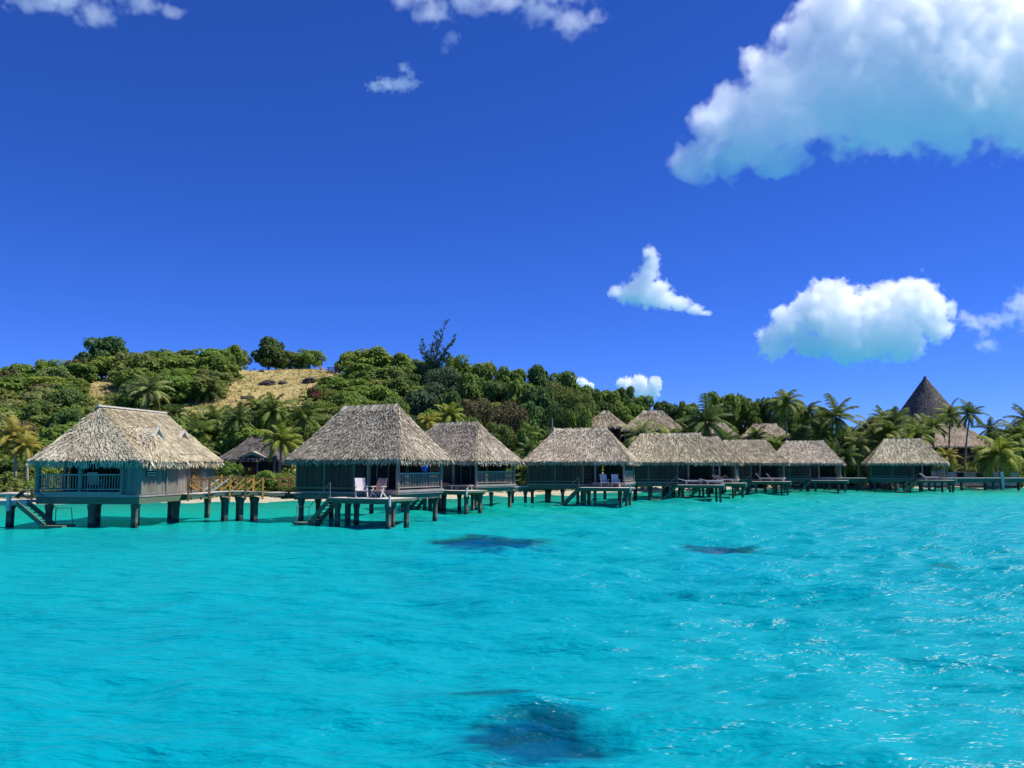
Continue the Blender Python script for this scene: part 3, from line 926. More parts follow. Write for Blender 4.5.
    for x in (-wx + 0.1, wx - 0.1):
        for y0, y1 in ((-wy + 0.18, -0.13), (0.13, wy - 0.18)):
            mb = MB(); mb.box(x - 0.1, x + 0.1, y0, y1, ZF - 0.65, ZF - 0.29)
            mb.build('floor_beam', M['beam'], t)
    for x in (-2.3, 0.2, wx - 0.3):
        for y in (-wy + 0.06, 0.2, wy - 0.2): stilt(t, x, y, ZF - 0.68, 0.26, 0.38)
    for x, y in ((-wx, -wy), (-0.5, -wy), (1.95, -wy), (-wx, yb - 0.3)):
        mb = MB(); mb.box(x - 0.1, x + 0.1, y - 0.1, y + 0.1, ZF, ZE + 0.2)
        mb.build('post', M['post'], t)
    for p, q in (((-wx + 0.1, -wy, ZF), (-0.6, -wy, ZF)), ((-0.4, -wy, ZF), (1.85, -wy, ZF)), ((-wx, -wy + 0.1, ZF), (-wx, yb - 0.4, ZF))):
        mb = MB(); railing(mb, p, q)
        mb.build('railing', M['rail'], t)
    # low landing stage at the side and steps into the water
    mb = MB(); mb.box(-9.5, -wx - 0.2, -wy - 0.1, -wy + 1.2, 1.36, 1.46)
    mb.box(-9.5, -wx - 0.2, -wy - 0.15, -wy - 0.103, 1.2, 1.44)
    ld = mb.build('landing_stage', M['deck'], t)
    mb = MB(); mb.box(-4.6, -4.42, -wy - 0.33, -wy - 0.155, 0.9, 1.75)
    mb.build('mooring_post', M['cap'], ld)
    for x in (-4.7, -8.5): stilt(ld, x, -wy + 0.2, 1.35, 0.30, 0.5)
    stairs(t, -wx - 0.4, -wy - 0.65, 1.38, 1, 0, 1.7, 0.9)
    return t


H1 = gable_hut()
# ------------------------------------------------------------------ seats
def deck_chair(p, rz, mat, label, group=None):
    """upright sling chair: seat, leaning back, four legs, arms"""
    t = empty('deck_chair', p, rz, label, 'chair', group)
    mb = MB(); mb.box(-0.29, 0.29, -0.28, 0.26, 0.36, 0.41)
    mb.build('seat', mat, t)
    mb = MB(); mb.hexa([(-0.29, 0.24, 0.40), (0.29, 0.24, 0.40), (0.29, 0.29, 0.40), (-0.29, 0.29, 0.40),
                        (-0.29, 0.56, 1.08), (0.29, 0.56, 1.08), (0.29, 0.61, 1.08), (-0.29, 0.61, 1.08)])
    mb.build('backrest', mat, t)
    for s in (1, -1):
        mb = MB(); mb.bar((s * 0.32, -0.27, 0), (s * 0.32, 0.10, 0.60), 0.05, 0.05); mb.build('leg', M['trim'], t)
        mb = MB(); mb.bar((s * 0.32, 0.42, 0), (s * 0.32, -0.2, 0.44), 0.05, 0.05); mb.build('leg', M['trim'], t)
        mb = MB(); mb.box(s * 0.32 - 0.04, s * 0.32 + 0.04, -0.25, 0.36, 0.60, 0.64); mb.build('armrest', M['trim'], t)
    return t


def sun_lounger(p, rz, mat, label, back=0.6, group=None):
    """low long bed with a raised back; head at -y"""
    t = empty('sun_lounger', p, rz, label, 'sun lounger', group)
    mb = MB(); mb.box(-0.33, 0.33, -0.35, 1.25, 0.30, 0.34); mb.build('frame', M['trim'], t)
    mb = MB(); mb.box(-0.31, 0.31, -0.35, 1.22, 0.343, 0.42); mb.build('mattress', mat, t)
    c, s = math.cos(back), math.sin(back)
    q = [(-0.31, -0.36, 0.345), (0.31, -0.36, 0.345), (0.31, -0.36 - 0.72 * c, 0.345 + 0.72 * s), (-0.31, -0.36 - 0.72 * c, 0.345 + 0.72 * s)]
    mb = MB(); mb.hexa(q + [(a, b + 0.08 * s, z + 0.08 * c) for a, b, z in q]); mb.build('backrest', mat, t)
    for x in (-0.28, 0.28):
        for y in (-0.25, 1.12):
            mb = MB(); mb.box(x - 0.03, x + 0.03, y - 0.03, y + 0.03, 0, 0.30); mb.build('leg', M['trim'], t)
    return t


def skinned(name, joints, bones, mat, parent=None, sub=2):
    """one continuous body grown round a skeleton"""
    bm = bmesh.new()
    sk = bm.verts.layers.skin.verify()
    vs = []
    for i, (p, r) in enumerate(joints):
        v = bm.verts.new(p); v[sk].radius = (r, r) if not isinstance(r, tuple) else r
        v[sk].use_root = (i == 0)
        vs.append(v)
    for a, b in bones: bm.edges.new((vs[a], vs[b]))
    me = bpy.data.meshes.new(name); bm.to_mesh(me); bm.free()
    o = link(name, me, parent, mat)
    m = o.modifiers.new('skin', 'SKIN'); m.use_smooth_shade = True
    o.modifiers.new('smooth', 'SUBSURF').levels = sub
    o.modifiers['smooth'].render_levels = sub
    return o


def standing_person(p, rz):
    """stands with one arm raised to the eave; faces -y"""
    t = empty('person', p, rz, 'person in a blue shirt standing at the veranda railing with one arm raised', 'person')
    J = [((0, 0, 0.95), (0.15, 0.10)), ((0, 0.01, 1.15), (0.13, 0.095)), ((0, 0, 1.36), (0.16, 0.10)), ((0, 0, 1.47), 0.06), ((0, -0.01, 1.56), 0.06), ((0, -0.02, 1.64), (0.078, 0.10)), ((0, -0.01, 1.73), (0.066, 0.085)),
         ((0.19, 0, 1.42), 0.055), ((0.30, -0.05, 1.64), 0.045), ((0.24, -0.12, 1.86), 0.036), ((0.235, -0.13, 1.94), 0.03),
         ((-0.19, 0, 1.42), 0.055), ((-0.25, -0.05, 1.15), 0.045), ((-0.22, -0.25, 1.0), 0.036), ((-0.21, -0.33, 0.99), 0.03),
         ((0.10, 0, 0.88), 0.09), ((0.11, -0.02, 0.49), 0.058), ((0.11, 0.02, 0.08), 0.04), ((0.12, -0.14, 0.035), 0.036),
         ((-0.10, 0, 0.88), 0.09), ((-0.11, -0.02, 0.49), 0.058), ((-0.11, 0.02, 0.08), 0.04), ((-0.12, -0.14, 0.035), 0.036)]
    B = [(0, 1), (1, 2), (2, 3), (3, 4), (4, 5), (5, 6), (2, 7), (7, 8), (8, 9), (9, 10), (2, 11), (11, 12), (12, 13), (13, 14), (0, 15), (15, 16), (16, 17), (17, 18), (0, 19), (19, 20), (20, 21), (21, 22)]
    hands = [(10, (0.0, 0.0, 1.0)), (14, (0.0, -1.0, -0.1))]
    for hi, d in hands:
        c = Vector(J[hi][0]); d = Vector(d)
        for i in range(5):
            off = Vector(((i - 2) * 0.016, 0, 0))
            ln = (0.045, 0.075, 0.085, 0.078, 0.06)[i]
            J.append((tuple(c + off * 1.4 + d * 0.05), 0.009)); J.append((tuple(c + off * 1.8 + d * (0.05 + ln * 0.6) + Vector((0, -0.02, -0.01))), 0.008))
            B += [(hi, len(J) - 2), (len(J) - 2, len(J) - 1)]
    skinned('body', J, B, M['skin'], t)
    skinned('shirt', [((0, 0, 0.93), (0.185, 0.14)), ((0, 0.01, 1.15), (0.17, 0.125)), ((0, 0, 1.37), (0.19, 0.13)), ((0, 0, 1.45), 0.09), ((0.19, 0, 1.42), 0.085), ((0.265, -0.03, 1.56), 0.07), ((-0.19, 0, 1.42), 0.085), ((-0.235, -0.03, 1.24), 0.07)],
            [(0, 1), (1, 2), (2, 3), (2, 4), (4, 5), (2, 6), (6, 7)], M['blue_cloth'], t)
    skinned('shorts', [((0, 0, 0.93), (0.17, 0.125)), ((0.10, 0, 0.82), 0.11), ((0.115, -0.02, 0.52), 0.095), ((-0.10, 0, 0.82), 0.11), ((-0.115, -0.02, 0.52), 0.095)],
            [(0, 1), (1, 2), (0, 3), (3, 4)], M['short_cloth'], t)
    bm = bmesh.new(); bmesh.ops.create_uvsphere(bm, u_segments=14, v_segments=10, radius=1)
    for v in bm.verts:
        q = v.co
        if q.y < -0.45 and q.z < 0.35: q.y = -0.45
        v.co = Vector((q.x * 0.092, q.y * 0.112 + 0.005, q.z * 0.115 + 1.705))
    me = bpy.data.meshes.new('hair'); bm.to_mesh(me); bm.free(); link('hair', me, t, M['hair'])
    return t


def reclining_person(p, rz):
    """lies back on a sun lounger, knees up; head at -y"""
    t = empty('person', p, rz, 'person in blue lying back on a white sun lounger with knees raised', 'person')
    z0 = 0.52
    J = [((0, 0.0, z0), (0.15, 0.10)), ((0, -0.25, z0 + 0.04), (0.13, 0.09)), ((0, -0.48, z0 + 0.19), (0.16, 0.095)), ((0, -0.58, z0 + 0.26), 0.06), ((0, -0.66, z0 + 0.32), 0.06), ((0, -0.74, z0 + 0.39), (0.078, 0.095)), ((0, -0.81, z0 + 0.44), (0.066, 0.08)),
         ((0.19, -0.47, z0 + 0.2), 0.055), ((0.29, -0.24, z0 + 0.06), 0.045), ((0.18, 0.0, z0 + 0.1), 0.036), ((0.13, 0.06, z0 + 0.12), 0.03),
         ((-0.19, -0.47, z0 + 0.2), 0.055), ((-0.29, -0.24, z0 + 0.06), 0.045), ((-0.18, 0.0, z0 + 0.1), 0.036), ((-0.13, 0.06, z0 + 0.12), 0.03),
         ((0.10, 0.07, z0), 0.09), ((0.12, 0.42, z0 + 0.28), 0.058), ((0.11, 0.72, z0 - 0.04), 0.04), ((0.11, 0.88, z0 - 0.06), 0.036),
         ((-0.10, 0.07, z0), 0.09), ((-0.12, 0.42, z0 + 0.26), 0.058), ((-0.11, 0.72, z0 - 0.04), 0.04), ((-0.11, 0.88, z0 - 0.06), 0.036)]
    B = [(0, 1), (1, 2), (2, 3), (3, 4), (4, 5), (5, 6), (2, 7), (7, 8), (8, 9), (9, 10), (2, 11), (11, 12), (12, 13), (13, 14), (0, 15), (15, 16), (16, 17), (17, 18), (0, 19), (19, 20), (20, 21), (21, 22)]
    skinned('body', J, B, M['skin'], t)
    skinned('shirt', [((0, -0.02, z0), (0.18, 0.13)), ((0, -0.25, z0 + 0.04), (0.165, 0.12)), ((0, -0.48, z0 + 0.19), (0.19, 0.125)), ((0, -0.56, z0 + 0.24), 0.09), ((0.19, -0.47, z0 + 0.2), 0.085), ((-0.19, -0.47, z0 + 0.2), 0.085)],
            [(0, 1), (1, 2), (2, 3), (2, 4), (2, 5)], M['blue_cloth'], t)
    return t


# chairs and loungers, each set down on its hut's deck
def on(t, x, y, z=1.62): return world_of(t, x, y, z)


def rzof(t, d): return t.rotation_euler.z + R(d)


deck_chair(on(H2, 2.35, -3.7), rzof(H2, 48), M['white_cloth'], 'pale pinkish sling deck chair beside the brown one on the big hut deck')
deck_chair(on(H2, 3.5, -3.7), rzof(H2, 8), M['brown_cloth'], 'brown sling deck chair beside the pale one on the big hut deck')
deck_chair(on(H1, -0.15, -3.5, 1.95), rzof(H1, 190), M['pink_cloth'], 'faded pink chair behind the veranda railing of the gabled hut')
for i, (x, y, rr_) in enumerate(((1.7, -3.1, -78), (2.9, -3.3, -80))):
    sun_lounger(on(H3, x, y), rzof(H3, rr_), M['dark_cloth'], ['dark low sunbed near the steps on the third hut deck', 'dark low sunbed at the outer end of the third hut deck'][i], 0.12, 'dark sunbeds on the third hut deck')
deck_chair(on(H4, 2.7, -3.0), rzof(H4, 25), M['white_cloth'], 'white deck chair nearer the wall on the deck of the spiked hut')
deck_chair(on(H4, 3.65, -3.0), rzof(H4, 20), M['white_cloth'], 'white deck chair nearer the veranda on the deck of the spiked hut')
sun_lounger(on(H5, 1.9, -3.2), rzof(H5, -85), M['white_cloth'], 'white lounger near the steps on the deck before the longest ridge', 0.25)
sun_lounger(on(H5, 3.9, -3.4), rzof(H5, -85), M['white_cloth'], 'white lounger at the outer end of the deck before the longest ridge', 0.25)
s6 = sun_lounger(on(H6, 2.6, -3.0), rzof(H6, -80), M['white_cloth'], 'white sun lounger with a person in blue lying on it', 0.6)
reclining_person(on(H6, 2.6, -3.0), rzof(H6, -80))
sun_lounger(on(H7, 2.1, -3.0), rzof(H7, -100), M['pink_cloth'], 'pinkish sun lounger closer to the steps on the seventh hut deck', 0.9, 'pinkish loungers on the seventh hut deck')
sun_lounger(on(H7, 3.3, -3.0), rzof(H7, -100), M['pink_cloth'], 'pinkish sun lounger farther from the steps on the seventh hut deck', 0.9, 'pinkish loungers on the seventh hut deck')
sun_lounger(on(H9, 2.2, -3.2), rzof(H9, -75), M['white_cloth'], 'white sun lounger with raised back on the deck of the lone hut', 0.7)
standing_person(on(H2, 3.5, 0.9, 2.0), rzof(H2, 70))

# ------------------------------------------------------------------ footbridge with yellow braces
A0 = Vector((-19.75, 50.2, 1.72)); A1 = Vector((-14.6, 53.6, 1.72))


def footbridge():
    ab = A1 - A0; ln = ab.length; ang = math.atan2(ab.y, ab.x)
    t = empty('footbridge', (A0.x, A0.y, 0), ang, 'weathered wooden footbridge with yellow crossed braces joining the gabled hut', 'footbridge')
    zd = 1.72; hw = 0.85
    arch = lambda x: 0.12 * math.sin(math.pi * min(max((x - 0.8) / (ln - 1.8), 0), 1))
    mb = MB()
    n = 22
    for i in range(n):
        x0, x1 = ln * i / n, ln * (i + 1) / n - 0.03
        z0, z1 = zd + arch(x0), zd + arch(x1)
        mb.hexa([(x0, -hw, z0 - 0.06), (x1, -hw, z1 - 0.06), (x1, hw, z1 - 0.06), (x0, hw, z0 - 0.06), (x0, -hw, z0), (x1, -hw, z1), (x1, hw, z1), (x0, hw, z0)])
    mb.build('walking_boards', M['deck'], t)
    for y in (-hw - 0.06, hw + 0.06):
        mb = MB()
        for i in range(8):
            xa, xb = ln * i / 8, ln * (i + 1) / 8
            mb.bar((xa, y, zd - 0.12 + arch(xa)), (xb, y, zd - 0.12 + arch(xb)), 0.09, 0.18)
        mb.build('side_beam', M['beam'], t)
    xs_ = [0.05, 1.25, 2.45, 3.4, 4.45, ln - 0.05]
    for y in (-hw - 0.16, hw + 0.16):
        for k, x in enumerate(xs_):
            mb = MB(); mb.box(x - 0.055, x + 0.055, y - 0.05, y + 0.05, zd - 0.4, zd + 0.90 + arch(x) + (0.1 if k in (0, 2) else 0))
            mb.build('rail_post', M['yellow_wood'] if k in (2, 4) else M['brown_wood'], t)
        mb = MB()
        for xa, xb in zip(xs_[:-1], xs_[1:]): mb.bar((xa + 0.08, y, zd + 0.84 + arch(xa)), (xb - 0.08, y, zd + 0.84 + arch(xb)), 0.08, 0.07)
        mb.build('handrail', M['brown_wood'], t)
        for k, (xa, xb) in enumerate(zip(xs_[:-1], xs_[1:])):
            if k in (1, 2, 3):
                mb = MB(); mb.bar((xa + 0.1, y - 0.03, zd + 0.08 + arch(xa)), (xb - 0.1, y - 0.03, zd + 0.78 + arch(xb)), 0.045, 0.085)
                mb.build('brace', M['yellow_wood'] if k != 1 else M['trim'], t)
            if k in (0, 1, 2):
                mb = MB(); mb.bar((xa + 0.1, y + 0.04, zd + 0.78 + arch(xa)), (xb - 0.1, y + 0.04, zd + 0.08 + arch(xb)), 0.045, 0.08)
                mb.build('brace', M['yellow_wood'], t)
    for x in (2.4, 3.3, 4.2):
        stilt(t, x, -hw * 0.6, zd - 0.27, 0.23, 0.42)
        stilt(t, x + 0.1, hw * 0.6, zd - 0.27, 0.23, 0.42)
    return t


footbridge()


def boardwalk(pts, z, w, label, rails=True, step=3.2, name='boardwalk', skirt=0.0, railmat='brown_wood'):
    o = empty(name, (pts[0][0], pts[0][1], 0), 0, label, 'boardwalk')
    P = [Vector((p[0] - pts[0][0], p[1] - pts[0][1], z)) for p in pts]
    mb = MB(); bb = MB(); rl = MB(); posts = []
    for a, b in zip(P[:-1], P[1:]):
        mb.bar(a - Vector((0, 0, 0.05)), b - Vector((0, 0, 0.05)), w, 0.1)
        d = (b - a).normalized(); s = Vector((-d.y, d.x, 0)) * (w / 2 - 0.1)
        for k in (1, -1): bb.bar(a + s * k - Vector((0, 0, 0.26 + skirt / 2)), b + s * k - Vector((0, 0, 0.26 + skirt / 2)), 0.12, 0.3 + skirt)
        n = max(1, int((b - a).length / step))
        for i in range(n):
            c = a.lerp(b, (i + 0.5) / n)
            for k in (1, -1): stilt(o, c.x + s.x * k, c.y + s.y * k, z - 0.42, 0.27, 0.45)
            if rails:
                for k in (1, -1):
                    posts.append(c + s * k)
        if rails:
            for k in (1, -1):
                for h in (0.95, 0.5): rl.bar(a + s * k + Vector((0, 0, h)), b + s * k + Vector((0, 0, h)), 0.08, 0.08)
    mb.build('walking_boards', M['deck'], o)
    bb.build('side_beam', M['beam'], o)
    if rails:
        rl.build('handrail', M[railmat], o)
        for c in posts:
            q = MB(); q.box(c.x - 0.06, c.x + 0.06, c.y - 0.06, c.y + 0.06, z + 0.003, z + 1.05); q.build('rail_post', M[railmat], o)
    return o


boardwalk([(-14.4, 53.6), (-10.5, 57.6), (-6.0, 64.0), (-1.2, 71.6), (2.4, 75.2), (9.0, 82.0), (15, 91), (22, 101), (32, 112), (42, 118)], 1.66, 1.8, 'long railed boardwalk running behind the row of stilt huts')
boardwalk([(42.3, 118.2), (56, 117.6), (70, 118.4), (86, 119.5)], 1.75, 2.2, 'low walkway on short stilts beyond the last stilt hut', rails=False, step=4.2, skirt=0.25)
mb = MB(); mb.box(-0.14, 0.14, -0.14, 0.14, 0.2, 2.6)
o = mb.build('mooring_post', M['cap']); o.location = (68.8, 116.9, 0); tag(o, 'white mooring post beside the low walkway beyond the last hut', 'post')

# ------------------------------------------------------------------ shore walls, rocks and the beach
def stone_wall(x0, x1, y, z0, z1, label, gaps):
    o = empty('retaining_wall', (x0, y, 0), 0, label, 'wall')
    mb = MB(); n = 26
    rr = random.Random(5)
    for i in range(n):
        a, b = (x1 - x0) * i / n, (x1 - x0) * (i + 1) / n
        h = z1 + rr.uniform(-0.1, 0.1)
        mb.hexa([(a, 0, z0), (b, 0, z0), (b, 0.6, z0), (a, 0.6, z0), (a, 0.08, h), (b, 0.08, h), (b, 0.5, h), (a, 0.5, h)])
    mb.build('stonework', M['wall_stone'], o)
    for g in gaps:
        mb = MB(); mb.box(g - x0 - 0.5, g - x0 + 0.5, -0.06, 0.25, z1 - 0.75, z1 - 0.12); mb.build('drain_opening', M['dark'], o)
    return o


stone_wall(63.5, 78, 128.5, 0.4, 2.5, 'low pale stone wall with dark openings on the far shore', (66.2, 69.2, 72.2))


def rock(x, y, s, label, flat=0.6, group=None, z=None, mat='rock'):
    bm = bmesh.new(); bmesh.ops.create_icosphere(bm, subdivisions=4, radius=1)
    for v in bm.verts:
        k = 1 + 0.35 * mnoise.fractal(v.co * 1.3 + Vector((x, y, 1)), 0.9, 2.0, 4)
        v.co = Vector((v.co.x * k * s, v.co.y * k * s * 0.8, v.co.z * k * s * flat))
    me = bpy.data.meshes.new('rock'); bm.to_mesh(me); bm.free()
    o = link('rock', me, None, M[mat]); o.location = (x, y, (gz(x, y) if z is None else z) + s * flat * 0.3)
    return tag(o, label, 'rock', group)


rr = random.Random(21)
for i in range(14):
    x = 43.5 + i * 0.62 + rr.uniform(-0.2, 0.2) + (6 if i > 8 else 0)
    rock(x, 126.5 + rr.uniform(-1.2, 1.2), rr.uniform(0.7, 1.25), 'dark volcanic shore rock in the bank beside the lone stilt hut', 0.8, 'dark rocks of the shore bank')
def hillside_point(px, py):
    for Y in np.arange(88, 150, 0.5):
        p = at(px, py, Y)
        if p.z <= gz(p.x, p.y): return p
    return at(px, py, 148)


for px_, py_, s_, lab in ((310, 381.5, 1.15, 'dark boulder on the dry grass nearest the pink flowering bush'), (268, 385, 1.3, 'dark boulder in the middle of the dry grass slope'), (247, 399, 0.9, 'dark boulder low on the dry grass above the palms'), (283, 384, 0.8, 'small dark boulder between two larger ones on the grass'), (262, 372, 0.5, 'smallest dark stone high on the dry grass slope')):
    p = hillside_point(px_, py_); rock(p.x, p.y, s_, lab, 0.5, None, p.z)

# driftwood on the beach at the left
mb = MB()
p = at(-8, 496, 74); q = at(30, 494.5, 74.5)
mb.tube([p, p.lerp(q, 0.5) + Vector((0, 0, 0.1)), q], [0.22, 0.2, 0.12], 8)
o = mb.build('driftwood_log', M['log'], None, True); tag(o, 'bleached driftwood log lying along the beach beside the gabled hut', 'log')
mb = MB()
p = at(17, 497, 73); q = at(27, 489.5, 73)
mb.tube([p, p.lerp(q, 0.6) + Vector((0, 0, 0.08)), q], [0.2, 0.16, 0.09], 8); mb.tube([p.lerp(q, 0.4), p.lerp(q, 0.4) + Vector((1.0, 0.1, -0.5))], [0.11, 0.06], 6)
o = mb.build('fallen_branch', M['rock'], None, True); tag(o, 'dark forked fallen branch leaning over the driftwood on the beach', 'branch')
rock(-46.0, 79.5, 0.9, 'pale boulder under the two thin palms by the beach', 0.7, None, None, 'wall_stone')

# ------------------------------------------------------------------ huts on land
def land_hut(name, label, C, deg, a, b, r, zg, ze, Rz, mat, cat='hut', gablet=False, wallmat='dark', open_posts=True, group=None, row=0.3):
    rnd = random.Random(int(C[0] * 10 + C[1]))
    t = empty(name, (C[0], C[1], zg), R(deg), label, cat, group)
    e, z = ze - zg, Rz - zg
    mb = MB(); thatch(mb, [(-a, -b, e), (a, -b, e), (a, b, e), (-a, b, e)], [(-r, 0, z), (r, 0, z)], row, row * 0.6, 0.7, 0.16, rnd, 0.12)
    roof = mb.build('thatch_roof', M[mat], t)
    if group: roof.color = (0.74, 0.72, 0.70, 1)
    mb = MB(); ridge_cap(mb, (-r - .05, 0, z - 0.02), (r + .05, 0, z - 0.02), rnd, 0.18, 0.5); mb.build('ridge_cap', M[mat], roof)
    wx, wy = a - 0.6, b - 0.6
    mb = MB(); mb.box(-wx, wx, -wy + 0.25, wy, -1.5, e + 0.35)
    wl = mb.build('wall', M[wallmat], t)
    mb = MB(); mb.box(-wx * 0.25, wx * 0.25, -wy + 0.19, -wy + 0.246, 0, min(2.0, e - 0.1)); mb.build('door', M['brown_wood'], wl)
    for x in (-wx, -wx * 0.3, wx * 0.35, wx):
        mb = MB(); mb.box(x - 0.09, x + 0.09, -wy - 0.09, -wy + 0.09, -1.5, e + 0.2); mb.build('post', M['post'], t)
    if gablet:
        mb = MB()
        zt = z * 0.5 + e * 0.5
        for s in (1, -1):
            mb.hexa([(0.6, -b * 0.95, e + 0.55), (0.6 + s * 1.6, -b * 0.95, e + 0.1), (0.6 + s * 1.6, -b * 0.3, e + 0.1), (0.6, -b * 0.2, e + 0.55),
                     (0.6, -b * 0.98, e + 0.95), (0.6 + s * 1.75, -b * 0.98, e + 0.22), (0.6 + s * 1.75, -b * 0.3, e + 0.22), (0.6, -b * 0.2, e + 0.95)])
        mb.build('gablet', M['thatch'], roof)
    return t


HILL = 'thatched huts among the trees on the slope'
land_hut('beach_hut', 'dark thatched beach hut among palms behind the footbridge', (-29.0, 95), -8, 3.6, 3.0, 1.2, 1.3, 4.1, 6.5, 'thatch_dark', gablet=True)
def hill_hut(label, px0, px1, py_ridge, py_eave, Y, r_k, mat, deg=-15, b=3.2):
    c = (px0 + px1) / 2
    rz_ = at(c, py_ridge, Y).z; ez = at(c, py_eave, Y - 2).z
    a = (px1 - px0) / 2 * Y / FPX
    p = at(c, py_eave, Y)
    land_hut('hillside_hut', label, (p.x, Y), deg, a, min(a, b), a * r_k, ez - 2.4, ez, rz_, mat, group=HILL, row=0.34)


hill_hut('thatched hillside hut with a pointed roof, just right of the ridge spike', 584, 628, 411.5, 428, 132, 0.12, 'thatch', -20)
hill_hut('thatched hillside hut half hidden behind a pale palm', 622, 684, 411.5, 430, 128, 0.3, 'thatch', -10)
hill_hut('small thatched hillside hut almost lost in the trees behind a dark palm', 694, 734, 419.5, 434, 136, 0.3, 'thatch', -25)
hill_hut('thatched hillside hut with a level ridge above the sixth and seventh stilt huts', 741, 789, 424.5, 437, 140, 0.45, 'thatch', -12)


def tower():
    Y = 165
    ap = at(925, 378.5, Y); bs = at(925, 425, Y)
    rad = 34 * Y / FPX
    zg = gz(ap.x, Y)
    t = empty('thatched_tower', (ap.x, Y, zg), 0, 'tall tower hall with a steep dark cone shaped thatched roof', 'tower')
    zt, ze = ap.z - zg, bs.z - zg
    mb = MB(); rnd = random.Random(2)
    n = 40
    ring = lambda rr_, z: [(rr_ * math.cos(2 * math.pi * i / n), rr_ * math.sin(2 * math.pi * i / n), z) for i in range(n)]
    prof = [(rad, ze), (rad * 0.70, ze + (zt - ze) * 0.30), (rad * 0.36, ze + (zt - ze) * 0.645), (0.16, zt)]
    b0 = len(mb.v)
    for rr_, z in prof: mb.v += ring(rr_, z)
    for k in range(3):
        for i in range(n): mb.f.append((b0 + k * n + i, b0 + k * n + (i + 1) % n, b0 + (k + 1) * n + (i + 1) % n, b0 + (k + 1) * n + i))
    mb.f.append(tuple(b0 + i for i in range(n))[::-1])
    rows = 44
    for k in range(rows):
        f = k / rows; z = ze + (zt - ze) * f
        rr_ = rad * (1 - f) + 0.16 * f
        m = max(8, int(2 * math.pi * rr_ / 0.24))
        for j in range(m):
            th = 2 * math.pi * (j + rnd.random()) / m
            e = Vector((math.cos(th), math.sin(th), 0)); s = Vector((-e.y, e.x, 0)) * 0.13
            p = e * (rr_ + 0.04) + Vector((0, 0, z + 0.2)); q = e * (rr_ + 0.27 + 0.1 * rnd.random()) + Vector((0, 0, z - 0.38))
            mb.quad(p - s, p + s, q + s, q - s)
    roof = mb.build('cone_roof', M['thatch_dark'], t)
    mb = MB(); mb.tube([(0, 0, zt - 0.4), (0, 0, zt + 0.35), (0, 0, zt + 0.5)], [0.32, 0.30, 0.1], 10); mb.build('finial', M['thatch_dark'], roof)
    mb = MB(); mb.tube([(0, 0, -2), (0, 0, ze + 0.3)], [rad * 0.85] * 2, 32); mb.build('wall', M['wall'], t)


tower()


def restaurant():
    p = at(962, 447, 150)
    zg = gz(p.x, 150)
    land_hut('restaurant', 'two storey thatched restaurant with dark openings behind the leaning palms', (p.x - 1.0, 152), -6, 6.4, 5.0, 2.0, p.z - 3.2, p.z, at(955, 424, 150).z, 'thatch_tan', 'restaurant', row=0.34)
    p = at(893, 432, 158)
    land_hut('thatched_hall', 'tan roofed hall left of the cone roofed tower, mostly behind palms', (p.x, 158), 15, 5.6, 4.4, 1.2, p.z - 3.2, p.z, at(890, 412.5, 158).z, 'thatch_tan', 'hall', row=0.34)


restaurant()

# hilltop furniture: a small lookout table and a white chair
p = at(333, 364.5, 149); zt = gz(p.x, 149)
t = empty('picnic_table', (p.x, 149, zt), R(10), 'small dark picnic table on the grassy hilltop', 'table')
mb = MB(); mb.box(-1.0, 1.0, -0.45, 0.45, 0.85, 0.95); mb.build('tabletop', M['brown_wood'], t)
for s in (-1, 1):
    mb = MB(); mb.box(-1.0, 1.0, s * 0.85 - 0.15, s * 0.85 + 0.15, 0.45, 0.52); mb.build('bench', M['brown_wood'], t)
    mb = MB(); mb.bar((s * 0.7, -0.85, 0), (s * 0.7, 0.1, 0.85), 0.1, 0.1); mb.bar((s * 0.7, 0.85, 0), (s * 0.7, -0.1, 0.84), 0.1, 0.1); mb.bar((s * 0.7, -0.9, 0.41), (s * 0.7, 0.9, 0.41), 0.1, 0.07)
    mb.build('leg', M['brown_wood'], t)
deck_chair((p.x - 1.9, 148.6, gz(p.x - 1.9, 148.6)), R(160), M['white_cloth'], 'white deck chair beside the picnic table on the hilltop')
# ------------------------------------------------------------------ vegetation
def leaf_quad(V, F, c, nrm, size, rnd, asp=0.6):
    n = nrm.normalized()
    t = Vector((rnd.gauss(0, 1), rnd.gauss(0, 1), rnd.gauss(0, 1)))
    t = (t - n * t.dot(n)).normalized()
    b = n.cross(t)
    i = len(V)
    fold = n * size * 0.18
    V += [tuple(c - t * size), tuple(c + b * size * asp + fold), tuple(c + t * size), tuple(c - b * size * asp + fold)]
    F.append((i, i + 1, i + 2, i + 3))


